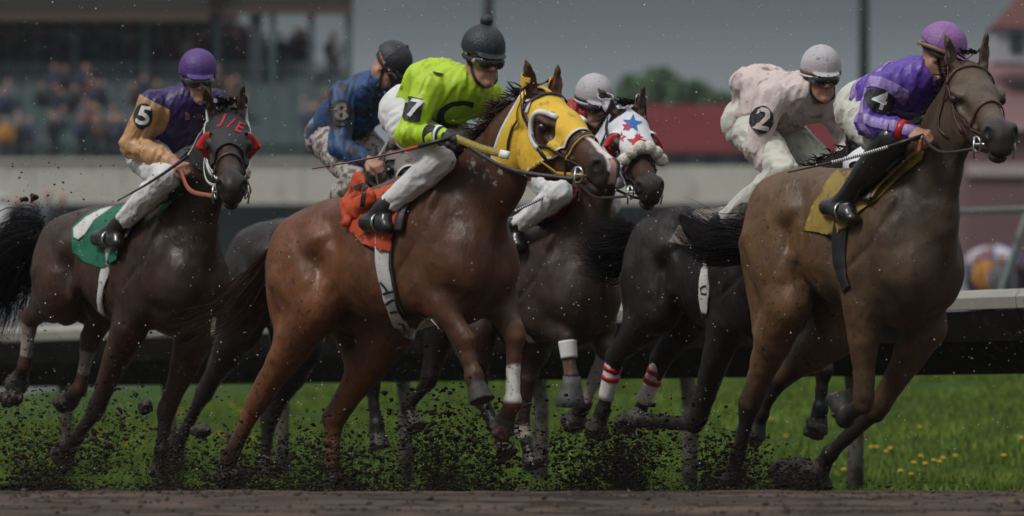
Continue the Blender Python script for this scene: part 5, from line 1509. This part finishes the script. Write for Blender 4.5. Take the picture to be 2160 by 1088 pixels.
for px, py in pos:
    p = bank_point(px, py)
    if p is None: continue
    o = empty('dandelion', tuple(p), rg.uniform(0, 6), 'yellow dandelion flower dotted in the grass bank behind the rail', 'flower', 'dandelions in the grass bank')
    if first is None:
        a = MB(); a.lathe((0, 0, .075), [(.004, -.006), (.014, .0), (.020, .006), (.016, .012), (.004, .015)], 10); fa = a.build('flower_head', mfl, o, True)
        b_ = MB(); b_.tube([(0, 0, -.01), (.003, 0, .04), (0, 0, .072)], .002, 5); fb = b_.build('stem', mst, o); first = (fa, fb)
    else:
        for q in first: c_ = q.copy(); COL.objects.link(c_); c_.parent = o
# ---- running rail: painted beam on goose-neck posts with a sloping under-cover
rail = empty('running_rail', (RL0[0], RL0[1], -.15), 0, 'long pale running rail with a dark under cover on curved posts behind the horses', 'rail')
ro = np.array([RL0[0], RL0[1], -.15])
def rp(t, s_, z): q = RL0 + RD * t + RN * s_; return (q[0] - ro[0], q[1] - ro[1], z - ro[2])
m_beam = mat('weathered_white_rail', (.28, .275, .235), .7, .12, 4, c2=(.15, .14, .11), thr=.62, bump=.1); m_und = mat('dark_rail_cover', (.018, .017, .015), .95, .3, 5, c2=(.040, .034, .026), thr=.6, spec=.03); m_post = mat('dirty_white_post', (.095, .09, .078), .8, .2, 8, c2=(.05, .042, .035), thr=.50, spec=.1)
def extr(prof, t0, t1, seg=1):
    mb = MB(); n = len(prof); V = [rp(t, s_, z) for t in np.linspace(t0, t1, seg + 1) for s_, z in prof]
    Fc = [(k*n + j, k*n + (j+1) % n, (k+1)*n + (j+1) % n, (k+1)*n + j) for k in range(seg) for j in range(n)] + [tuple(range(n-1, -1, -1)), tuple(seg*n + j for j in range(n))]
    return mb.add(V, Fc)
for k in range(-2, 5):
    extr([(-.05, .985), (-.06, 1.05), (-.03, 1.085), (.05, 1.10), (.10, 1.09), (.09, .985)], k * 5.0 + .004, k * 5.0 + 4.996).build('beam', m_beam, rail)
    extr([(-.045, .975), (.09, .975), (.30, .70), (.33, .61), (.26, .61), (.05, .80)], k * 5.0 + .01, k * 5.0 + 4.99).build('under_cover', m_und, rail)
t0 = None
pst = None
for k in range(-4, 10):
    t = 2.45 + 2.0 * k
    mb = MB(); P0 = [rp(t, s_, z) for s_, z in ((.42, -.22), (.42, .15), (.42, .45), (.40, .62), (.33, .78), (.20, .90), (.04, .97))]
    mb.tube(P0, .052, 12); mb.build('post', m_post, rail, True)
# second rail and slanting stay, far right
gr = empty('guard_rail', tuple(at(2100, 640, 50)), 0, 'thin grey green pipe rail with a slanting stay at the far right edge', 'rail')
g0 = at(2100, 640, 50); m_pipe = mat('grey_green_pipe', (.10, .13, .12), .5, .1, 8)
mb = MB(); mb.tube([at(1850, 452, 52) - g0, at(2060, 446, 50) - g0, at(2300, 438, 48) - g0], .030, 10); mb.build('pipe', m_pipe, gr, True)
mb = MB(); mb.tube([at(2185, 400, 49.9) - g0, at(2150, 500, 49.8) - g0, at(2112, 612, 49.6) - g0, at(2100, 660, 49.6) - g0], .034, 10); mb.build('stay', m_pipe, gr, True)
# ------------------------------------------------------------------ flying mud, rain
def specks(name, P, r, matl, label, cat, seed=0, stretch=None):
    rg = np.random.default_rng(seed); n = len(P)
    base = np.array([[1,0,0],[-1,0,0],[0,1,0],[0,-1,0],[0,0,1],[0,0,-1.]]); T = np.array([[0,2,4],[2,1,4],[1,3,4],[3,0,4],[2,0,5],[1,2,5],[3,1,5],[0,3,5]])
    sc_ = rg.uniform(.25, 1.5, (n, 6, 1)); q = rg.normal(0, 1, (n, 3, 3)); q, _ = np.linalg.qr(q)
    V = np.einsum('nij,kj->nki', q, base) * sc_ * r[:, None, None] * np.array([1.25, 1, .9] if stretch is None else stretch)
    V = V + P[:, None, :]; F_ = (T[None] + 6 * np.arange(n)[:, None, None]).reshape(-1, 3)
    return tag(link(name, mesh_np(name, V.reshape(-1, 3), F_), None, matl, False), label, cat, kind='stuff')
def cloud(n, cx, cy, sx, sy, Y0, Y1, seed, pw=1):
    rg = np.random.default_rng(seed); px = rg.normal(cx, sx, n); py = cy - np.abs(rg.normal(0, 1, n)) ** pw * sy; Y = rg.uniform(Y0, Y1, n)
    P = np.stack([(px - CX) / FPX * Y, Y, CAMZ + (HY - py) / FPX * Y], 1); return P
parts = []; rad = []
def burst(n, ox, oy, up, side_, sx, Y0, Y1, seed, r0=.0028, r1=.014):
    """lumps flung from one hoof strike, caught along their arcs"""
    rg = np.random.default_rng(seed); k = max(int(n / 45), 3)
    sv = rg.normal(0, 1, (k, 2)); j = rg.integers(0, k, n)
    vy = np.abs(up * (1 + .45 * sv[j, 0]) + rg.normal(0, up * .22, n)); vx = side_ + sx * sv[j, 1] + rg.normal(0, sx * .35, n); t = rg.random(n) ** .8
    px = ox + vx * t + rg.normal(0, 14, n); py = np.minimum(oy - vy * t * (1 - .25 * t), 1044); Y = rg.uniform(Y0, Y1, n)
    parts.append(np.stack([(px - CX) / FPX * Y, Y, CAMZ + (HY - py) / FPX * Y], 1)); rad.append(r0 + (r1 - r0) * rg.random(n) ** 4)
for k, a in enumerate(((2300, 110, 1040, 150, -20, 90, 26.5, 28.5), (900, 60, 1030, 260, -40, 70, 26.5, 28.5), (900, 200, 1000, 170, 60, 60, 27, 28.5), (1500, 340, 1040, 130, 20, 70, 26, 28.5),
    (1500, 480, 1042, 90, 20, 60, 24, 26), (900, 560, 1040, 140, 40, 60, 25, 28), (2600, 730, 1042, 120, -20, 90, 24.2, 27), (3400, 930, 1042, 200, 0, 95, 24.5, 27), (1600, 1010, 1042, 150, 60, 60, 24.5, 27),
    (4200, 1320, 1042, 150, 0, 90, 25, 27.5), (1500, 1240, 1042, 110, -40, 50, 25, 27.5), (1500, 1480, 1042, 150, 60, 70, 25, 28), (900, 1560, 1042, 110, -20, 50, 25, 27), (1500, 1680, 1042, 60, -20, 50, 24.3, 26))):
    burst(*a, seed=60 + k)
for k, a in enumerate(((60, 930, 1040, 210, 0, 110, 24.5, 26), (50, 1330, 1040, 160, 0, 100, 25, 27), (40, 120, 1040, 220, -30, 90, 26.5, 28), (30, 720, 1040, 120, 0, 90, 24.5, 26))): burst(*a, seed=90 + k, r0=.008, r1=.024)
for k, a in enumerate(((9000, 940, 1044, 170, 0, 120, 24.5, 27), (9000, 1330, 1044, 150, 0, 100, 25, 27.5), (9000, 110, 1044, 190, -10, 130, 26.5, 28.5), (7000, 640, 1044, 110, 0, 150, 24.5, 26), (5000, 370, 1044, 120, 0, 100, 25, 27), (3500, 1600, 1044, 100, 0, 90, 24.5, 26))): burst(*a, seed=120 + k, r0=.0014, r1=.0042)
for (n, cx, cy, sx, sy, y0, y1, r0, r1, pw) in ((700, 150, 1000, 160, 170, 26, 29, .003, .009, 1), (500, 800, 1000, 200, 140, 24.5, 28, .003, .008, 1),
    (9000, 640, 1043, 480, 14, 24, 28, .0025, .009, 1), (1500, 1400, 1043, 300, 14, 24, 27, .0025, .008, 1), (240, 100, 480, 90, 90, 26, 30, .002, .008, 1), (80, 560, 400, 200, 260, 24, 29, .002, .004, 1), (30, 700, 200, 250, 150, 24, 29, .0025, .005, 1)):
    parts.append(cloud(n, cx, cy, sx, sy, y0, y1, len(parts) + 20, pw)); rad.append(r0 + (r1 - r0) * np.random.default_rng(len(parts)).random(n) ** 3)
specks('flying_mud', np.concatenate(parts), np.concatenate(rad), mat('thrown_mud', (.020, .016, .012), .9, .4, 20, spec=.08), 'spray of small dark mud lumps thrown up by the hooves', 'mud', 3)
rg = np.random.default_rng(15); n = 2600; x = rg.uniform(-2.4, 2.4, n); y = rg.uniform(20.2, 23, n)
specks('loose_soil', np.stack([x, y, track_z(x[:, None], y[:, None])[:, 0] + .002], 1), .003 + .016 * rg.random(n) ** 5, mat('damp_crumbs', (.045, .033, .025), .8, .4, 20), 'loose crumbs of damp soil scattered on the harrowed track', 'soil', 9)
rg = np.random.default_rng(8); n = 3600; Y = rg.uniform(23.5, 28.5, n); px = rg.uniform(-40, 2200, n); py = rg.uniform(-20, 1000, n)
specks('rain', np.stack([(px - CX) / FPX * Y, Y, CAMZ + (HY - py) / FPX * Y], 1), .0008 + .0029 * rg.random(n) ** 2.5, mat('rain_drops', (.75, .78, .80), .2, .05, 5), 'pale rain drops hanging in the air in front of the horses', 'rain', 4, [1, 1, 1.2])
for (px, py, w, hh, Y) in ((305, 855, 32, 34, 27), (422, 906, 46, 22, 26.5), (28, 838, 38, 36, 28.0), (492, 922, 26, 20, 26), (48, 421, 14, 8, 27), (71, 416, 14, 14, 27)):
    p = at(px, py, Y); o = mud_ball('mud_clod', (0, 0, 0), w / 2 / FPX * Y, None, px, (1, .8, hh / w)); o.location = tuple(p)
    tag(o, {305: 'jagged mud clod flying between the left pair of horses legs above the grass', 422: 'flat wide mud clod flying just above the grass left of the chestnut horse', 28: 'round mud clod in the air at the far left edge under a muddy hoof', 492: 'small mud clod in the air just left of the chestnut hind hoof', 48: 'small flat mud fleck against the white wall at the far left', 71: 'small square mud fleck against the white wall near its left end'}[px], 'mud clod')
# ------------------------------------------------------------------ grandstand and buildings beyond the track
def bxp(mb, x0, x1, y0, y1, Y, dep, o):
    """box whose front face spans photo columns x0..x1 and rows y0..y1 at distance Y"""
    a = at(x0, y1, Y) - o; b = at(x1, y0, Y) - o
    return mb.box(a[0], b[0], a[1], a[1] + dep, a[2], b[2])
def part(root, o, name, m_, x0, x1, y0, y1, Y, dep):
    return bxp(MB(), x0, x1, y0, y1, Y, dep, o).build(name, m_, root)
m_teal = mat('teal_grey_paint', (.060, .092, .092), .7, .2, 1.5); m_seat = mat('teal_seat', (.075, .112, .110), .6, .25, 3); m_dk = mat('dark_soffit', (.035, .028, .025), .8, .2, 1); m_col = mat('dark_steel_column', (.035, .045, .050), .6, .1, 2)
m_wallw = mat('pale_concrete', (.50, .49, .42), .8, .08, .8, c2=(.40, .38, .33), thr=.58); m_rail = mat('pale_baluster', (.20, .24, .24), .6); m_glass = mat('dark_window_band', (.030, .045, .050), .25, .2, 2)
Yg = 150.0; og = at(340, 700, Yg); og[2] = 3.0
gs = empty('grandstand', tuple(og), 0, 'large open grandstand full of spectators, blurred beyond the track at left', 'grandstand')
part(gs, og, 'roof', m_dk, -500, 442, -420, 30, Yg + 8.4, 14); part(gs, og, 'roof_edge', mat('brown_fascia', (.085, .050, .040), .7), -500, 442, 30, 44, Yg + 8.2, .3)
part(gs, og, 'roof', m_dk, 442.2, 742, -420, 18, Yg + 9, 1.6); part(gs, og, 'roof_edge', mat('brown_fascia'), 442.2, 742, 18, 30, Yg + 8.8, .3)
for x0, x1, m_ in ((526, 553, m_col), (569, 581, m_teal), (650, 663, m_teal), (728, 742, m_teal), (452, 463, m_teal), (300, 312, m_teal), (150, 164, m_col), (-40, -20, m_col)):
    part(gs, og, 'column', m_, x0, x1, 29.5 if x0 > 442 else 43.5, 342, Yg + 9.0, .35)
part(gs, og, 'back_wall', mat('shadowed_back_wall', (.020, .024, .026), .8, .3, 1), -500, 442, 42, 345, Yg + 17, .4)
# tiers of seats rising to the back
nr = 12
for k in range(nr):
    y = 330 - k * 16.5; Y = Yg + 1.0 + k * 1.1
    z = at(0, y, Y)[2]; xl, xr = at(-500, 0, Y)[0], at(738, 0, Y)[0]
    MB().box(xl - og[0], xr - og[0], Y - og[1], Y + 1.095 - og[1], 3.2 - og[2], z - og[2]).build('terrace_step', m_teal, gs)
    if k < 8:
        n = 30; w = (xr - xl) / n
        if k == 0:
            sb = MB(); sb.box(-.27, .27, .0, .42, .0, .06); sb.box(-.27, .27, .40, .46, .0, .42); seat_me = sb.build('seat', m_seat, gs); s0 = seat_me
            s0.location = (xl + w / 2 - og[0], Y + .2 - og[1], z + .35 - og[2])
        for i in range(1 if k == 0 else 0, n):
            if xl + i * w < -12 - 0: 
                pass
            c = s0.copy(); COL.objects.link(c); c.parent = gs; c.location = (xl + (i + .5) * w - og[0], Y + .2 - og[1], z + .35 - og[2])
# balustrade in front of the upper deck
yb = 190; Yb = Yg + 9.6
part(gs, og, 'handrail', m_rail, -500, 736, 134, 138, Yb, .08)
zb0, zb1 = at(0, 196, Yb)[2], at(0, 136, Yb)[2]
xl, xr = at(-60, 0, Yb)[0], at(736, 0, Yb)[0]; bal = None
for i in range(92):
    x = xl + (xr - xl) * i / 91
    if bal is None: bal = MB().box(-.025, .025, 0, .04, zb0 - og[2], zb1 - og[2]).build('baluster', m_rail, gs); b_ = bal
    else: b_ = bal.copy(); COL.objects.link(b_); b_.parent = gs
    b_.location = (x - og[0], Yb - og[1], 0)
wal = empty('concrete_wall', tuple(at(700, 430, 146)), 0, 'long pale concrete wall running below the grandstand and the red roof', 'wall'); ow = at(700, 430, 146)
for i in range(12):
    a = -500 + i * 190; part(wal, ow, 'wall_panel', m_wallw, a + .8, a + 189.2, 341 + (i > 6) * 10, 431, 146, .4)
part(wal, ow, 'coping', m_wallw, -500, 1400, 335, 341.0, 145.9, .6)
lo = empty('lower_building', tuple(at(700, 700, 147)), 0, 'dark glazed ground floor below the pale wall', 'building'); ol = at(700, 700, 147)
part(lo, ol, 'wall', m_teal, -500, 2050, 431.5, 760, 147, 2.5)
for i in range(14): part(lo, ol, 'window', m_glass, -480 + i * 182, -480 + i * 182 + 166, 446, 520, 146.9, .08)
pv = empty('low_wall', tuple(at(1000, 700, 120)), 0, 'low pale barrier standing in front of the dark ground floor', 'wall'); op = at(1000, 700, 120)
for i in range(16): part(pv, op, 'wall_panel', mat('light_grey_barrier', (.30, .32, .34), .7, .15, 2), -500 + i * 190 + 1, -500 + (i + 1) * 190 - 1, 560 + (i % 3) * 2, 780, 120, .3)
# ---- spectators
def spect_mesh(nm, cs, hat=None):
    bm = MB(); bm.tube([(0,0,.82),(0,0,1.1),(0,.0,1.38),(0,0,1.47)], [.19,.18,.22,.09], 8, .62)
    for s_ in (-1, 1): bm.tube([(s_*.23,0,1.38),(s_*.28,-.03,1.1),(s_*.22,-.14,.92)], [.06,.055,.045], 6)
    n1 = len(bm.F)
    for s_ in (-1, 1): bm.tube([(s_*.10,0,.86),(s_*.11,0,.45),(s_*.11,.02,.02)], [.10,.075,.055], 6)
    n2 = len(bm.F); bm.sphere((0, -.01, 1.60), .105, 8, (.9, 1, 1.15)); n3 = len(bm.F)
    if hat: bm.sphere((0, -.0, 1.66), .115, 8, (1, 1.1, .75))
    me = mesh_py(nm, bm.V, bm.F)
    for m_ in (cs, mat('dark_trousers', (.02, .02, .025)), M_SKIN, hat or cs): me.materials.append(m_)
    for i, p in enumerate(me.polygons): p.material_index = 0 if i < n1 else 1 if i < n2 else 2 if i < n3 else 3
    me.shade_smooth(); return me
kinds = [('black', (.012, .013, .016)), ('navy', (.02, .03, .07)), ('red', (.11, .02, .02)), ('grey', (.12, .12, .13)), ('white', (.5, .5, .5)), ('orange', (.45, .20, .03)), ('brown', (.07, .04, .03))]
nth = lambda i: '%d%s' % (i, {1: 'st', 2: 'nd', 3: 'rd'}.get(i % 10 if i // 10 != 1 else 0, 'th'))
sm = {n: spect_mesh('spectator_' + n, mat(n + '_jacket', c, .8), mat('white_cap', (.6, .6, .6)) if n in ('white',) else None) for n, c in kinds}
rg = np.random.default_rng(31)
def person_at(px, feet_y, Y, kind, label, group, scale=1.0):
    p = at(px, feet_y, Y); o = bpy.data.objects.new('person', sm[kind]); COL.objects.link(o); o.location = tuple(p); o.rotation_euler = (0, 0, rg.normal(0, .6)); s_ = scale * rg.uniform(.92, 1.06); o.scale = (s_ * 1.05, s_, s_)
    return tag(o, label, 'spectator', group)
for k in range(3):                                       # upper deck crowd, three rows
    row = nr - 1 - k; Y = Yg + 1.5 + row * 1.1; y = 330 - row * 16.5
    for ip, px in enumerate(np.arange(-60 + k * 9, 540, 27)):
        kd = rg.choice(['black', 'navy', 'red', 'grey', 'brown', 'black', 'white'], p=[.3, .14, .12, .14, .12, .12, .06])
        if rg.random() < .14: continue
        person_at(px + rg.uniform(-13, 13), y, Y, kd, 'spectator in %s, %s from the left in the %s row of the stand' % (kd, nth(ip + 1), ('back', 'second highest', 'third highest')[k]), 'spectators in the upper rows')
CP = (592, 612, 626, 634, 642, 700, 706, 482, 500, 560)
for px, kd in zip(CP, ('black', 'grey', 'black', 'red', 'black', 'black', 'white', 'brown', 'red', 'grey')):
    person_at(px, 330 - 9 * 16.5, Yg + 1.5 + 9.9, kd, 'spectator in %s, %s from the left among those by the right hand columns' % (kd, nth(sorted(CP).index(px) + 1)), 'spectators by the columns')
for k, xx in enumerate(sorted(rg.uniform(-40, 700, 34))):
    row = rg.integers(1, 7); kd = rg.choice(['black', 'navy', 'grey', 'brown', 'red'], p=[.3, .2, .2, .2, .1])
    person_at(xx, 330 - row * 16.5 + 4, Yg + 1.5 + row * 1.1, kd, 'spectator in %s, %s from the left among the empty seat rows' % (kd, nth(k + 1)), 'spectators among the seats', .8)
for k, xx in enumerate(sorted(rg.uniform(-30, 360, 26))):
    kd = rg.choice(['black', 'navy', 'grey', 'red', 'orange', 'white', 'brown'], p=[.32, .22, .18, .10, .02, .06, .10])
    person_at(xx, 352, Yg - 1.5 + rg.uniform(-1, 1), kd, 'spectator in %s, %s from the left along the pale wall' % (kd, nth(k + 1)), 'spectators behind the wall', .85)
for ip, (px, kd) in enumerate(((8, 'white'), (40, 'black'), (72, 'navy'), (100, 'grey'), (130, 'black'), (660, 'navy'), (685, 'black'))):
    person_at(px, 352 if px > 600 else 560, Yg - 2.5 if px > 600 else 125, kd, 'spectator in %s, %s from the left below the pale wall' % (kd, nth(ip + 1)) if px < 600 else 'spectator in %s behind the wall just left of the blue rider' % kd, 'spectators below the wall' if px < 600 else None)
for px, kd, fy in ((2083, 'orange', 712), (2060, 'navy', 706), (2112, 'grey', 708)):
    person_at(px, fy, 104, kd, {'orange': 'person in an orange coat under the umbrella at far right', 'navy': 'person in dark blue just left of the umbrella at far right', 'grey': 'person in grey just right of the orange coat'}[kd], None)
uo = at(2096, 556, 106.5); um = empty('umbrella', tuple(uo), 0, 'blue and white umbrella held up in the far crowd at right', 'umbrella')
for half, c in ((0, (.5, .52, .58)), (1, (.04, .07, .22))):
    for i in range(half, 8, 2):
        V_ = []; 
        for j in range(5):
            a_ = j / 4 * math.pi * .48
            for w in (i, i + 1): V_.append((.60 * math.sin(a_) * math.cos(w * math.pi / 4), .60 * math.sin(a_) * math.sin(w * math.pi / 4), .36 * math.cos(a_)))
        V_ += [(x * .98, y * .98, z - .01) for x, y, z in V_]
        Fc = [(2*j, 2*j+2, 2*j+3, 2*j+1) for j in range(4)] + [(10 + 2*j+1, 10 + 2*j+3, 10 + 2*j+2, 10 + 2*j) for j in range(4)] + [(8, 18, 19, 9)]
        MB().add(V_, Fc).build('panel', mat('umbrella_%d' % half, c, .6), um, True)
MB().tube([(0, 0, .38), (0, 0, -.5)], .012, 6).build('shaft', M_BLACK, um)
# ---- red roofed building, trees, far right house
Yr = 200.0; orr = at(1500, 600, Yr)
rb = empty('red_roofed_building', tuple(orr), 0, 'long low building with a dark red roof between the middle and pink riders', 'building')
m_roof = mat('dark_red_roof', (.125, .020, .024), .9, .12, .6, spec=.1); 
def slope(root, o, m_, x0, x1, ytop, ybot, Y, dep, name='roof', inset=0):
    a, b = at(x0, ybot, Y) - o, at(x1, ybot, Y) - o; c, d = at(x1 - inset, ytop, Y + dep) - o, at(x0 + inset, ytop, Y + dep) - o
    e, f = b + np.array([0, 2 * dep, 0]), a + np.array([0, 2 * dep, 0]); c2, d2 = c, d
    return MB().add([a, b, c, d, e, f], [(0, 1, 2, 3), (3, 2, 4, 5), (0, 3, 5), (1, 4, 2), (0, 5, 4, 1)]).build(name, m_, root)
rf = slope(rb, orr, m_roof, 1325, 2030, 222, 322, Yr, 6)
for i in range(36):
    x = 1330 + i * 19.5; a, b = at(x, 321.5, Yr) - orr, at(x, 222.5, Yr + 6) - orr
    MB().tube([a + np.array([0, -.02, .02]), b + np.array([0, -.02, .02])], .04, 4).build('seam', m_roof, rf)
part(rb, orr, 'wall', mat('grey_green_wall', (.16, .20, .19), .8), 1335, 2020, 322.5, 366, Yr + .6, 9)
for x in range(1345, 2000, 70): part(rb, orr, 'window', mat('green_dark_window', (.035, .07, .06), .4), x, x + 34, 328, 356, Yr + .55, .06)
part(rb, orr, 'lower_wall', mat('beige_wall', (.40, .38, .32), .8), 1335, 2020, 366.3, 700, Yr + .4, 9)
def tree(px0, px1, ytop, ybase, Y, seed, label):
    rg = np.random.default_rng(seed); o_ = at((px0 + px1) / 2, 560, Y); o_[2] = 2.9
    t = empty('tree', tuple(o_), 0, label, 'tree', 'trees behind the red roof')
    c = at((px0 + px1) / 2, (ytop + ybase) / 2, Y) - o_; rx = (px1 - px0) / 2 / FPX * Y; rz = (ybase - ytop) / 2 / FPX * Y
    mb = MB(); mb.tube([(0, 0, -.1), (.05, 0, c[2] * .5), (0, .1, c[2])], [.28, .2, .1], 8)
    for i in range(5): a_ = rg.uniform(0, 6.28); mb.tube([(0, 0, c[2] * .55), (rx * .6 * math.cos(a_), rx * .6 * math.sin(a_), c[2] + rz * .2)], [.1, .03], 6)
    mb.build('trunk', mat('bark', (.06, .045, .035), .9, bump=.4), t, True)
    n = 5200; blob = rg.normal(0, .5, (12, 3)); P = blob[rg.integers(0, 12, n)] + rg.normal(0, .28, (n, 3)); P = P[np.linalg.norm(P, axis=1) < 1.25]; n = len(P)
    P = P * np.array([rx, rx, rz]) * .82 + c
    a_ = rg.normal(0, 1, (n, 3)); a_ /= np.linalg.norm(a_, axis=1)[:, None]; b_ = np.cross(a_, rg.normal(0, 1, (n, 3))); b_ /= np.linalg.norm(b_, axis=1)[:, None]; s_ = rg.uniform(.08, .20, (n, 1))
    V = np.stack([P - a_ * s_, P + b_ * s_ * .6, P + a_ * s_, P - b_ * s_ * .6], 1).reshape(-1, 3)
    link('crown', mesh_np('crown', V, np.arange(n * 4).reshape(n, 4)), t, mat('far_leaves', (.08, .16, .07), .7, .4, 1.5), False)
tree(1285, 1385, 158, 245, 215, 1, 'wide green tree behind the red roof, left one of the row'); tree(1335, 1440, 140, 245, 222, 2, 'tallest green tree in the middle of the row behind the red roof'); tree(1405, 1505, 158, 245, 218, 3, 'green tree behind the red roof, right one of the row'); tree(1480, 1560, 190, 250, 216, 4, 'small low green tree behind the pink rider')
Yh = 120.0; oh = at(2140, 600, Yh)
hb = empty('pink_house', tuple(oh), 0, 'dull red house with a pointed roof turret at the upper right corner', 'house')
mp = mat('dull_pink_wall', (.15, .080, .09), .8, .1, 1); 
part(hb, oh, 'wall', mp, 2040, 2500, 260, 700, Yh, 8); slope(hb, oh, mat('faded_red_roof', (.17, .085, .09), .8), 2030, 2510, 128, 262, Yh - .2, 4.5)
part(hb, oh, 'trim', mat('pale_trim', (.38, .30, .31), .7), 2040, 2500, 262.5, 275, Yh - .3, .25); part(hb, oh, 'trim', mat('pale_trim'), 2040, 2500, 345, 372, Yh - .12, .10)
part(hb, oh, 'turret', mat('pale_turret', (.36, .36, .38), .7), 2098, 2230, 58, 132, Yh + 1.5, 1.5); part(hb, oh, 'turret_window', m_glass, 2130, 2160, 70, 112, Yh + 1.45, .04)
q0, q1 = at(2092, 58, Yh + 1.3) - oh, at(2236, 58, Yh + 1.3) - oh; ap = at(2160, -22, Yh + 2.2) - oh
MB().add([q0, q1, q1 + np.array([0, 1.8, 0]), q0 + np.array([0, 1.8, 0]), ap], [(0, 1, 4), (1, 2, 4), (2, 3, 4), (3, 0, 4), (3, 2, 1, 0)]).build('turret_roof', mat('brick_red_roof', (.11, .030, .028), .7), hb)
def pole(px, w, Y, label, m_):
    o_ = at(px, 700, Y); o_[2] = 2.2; t = empty('light_pole', tuple(o_), 0, label, 'pole')
    MB().tube([(0, 0, -.2), (0, 0, 7), (0, 0, 16)], [w / 2, w / 2, w / 2.4], 12).build('mast', m_, t, True); mb = MB(); mb.box(-.8, .8, -.12, .12, 16, 16.3)
    for i in (-.6, -.2, .2, .6): mb.box(i - .14, i + .14, -.32, -.13, 15.9, 16.4)
    mb.build('lamp_bank', m_col, t)
pole(1030, .235, 110, 'dark lamp mast rising behind the black helmet with the pom', mat('mast_grey', (.040, .046, .050), .6)); pole(1822, .22, 105, 'dark green lamp mast rising behind the violet rider', mat('mast_green', (.028, .040, .040), .6))
# ------------------------------------------------------------------ damp air
hz = MB().box(-720, 720, -60, 1520, -1.6, 24).build('haze', bpy.data.materials.new('damp_air'), None)
tag(hz, kind='stuff', label='thin grey rain haze filling the air over the whole track', cat='haze')
hm = hz.data.materials[0]; hm.use_nodes = True; hn = hm.node_tree.nodes; hn.clear(); ho = hn.new('ShaderNodeOutputMaterial'); pv_ = hn.new('ShaderNodeVolumePrincipled')
pv_.inputs['Color'].default_value = (.80, .86, .90, 1); pv_.inputs['Density'].default_value = .00022; hm.node_tree.links.new(pv_.outputs[0], ho.inputs['Volume'])
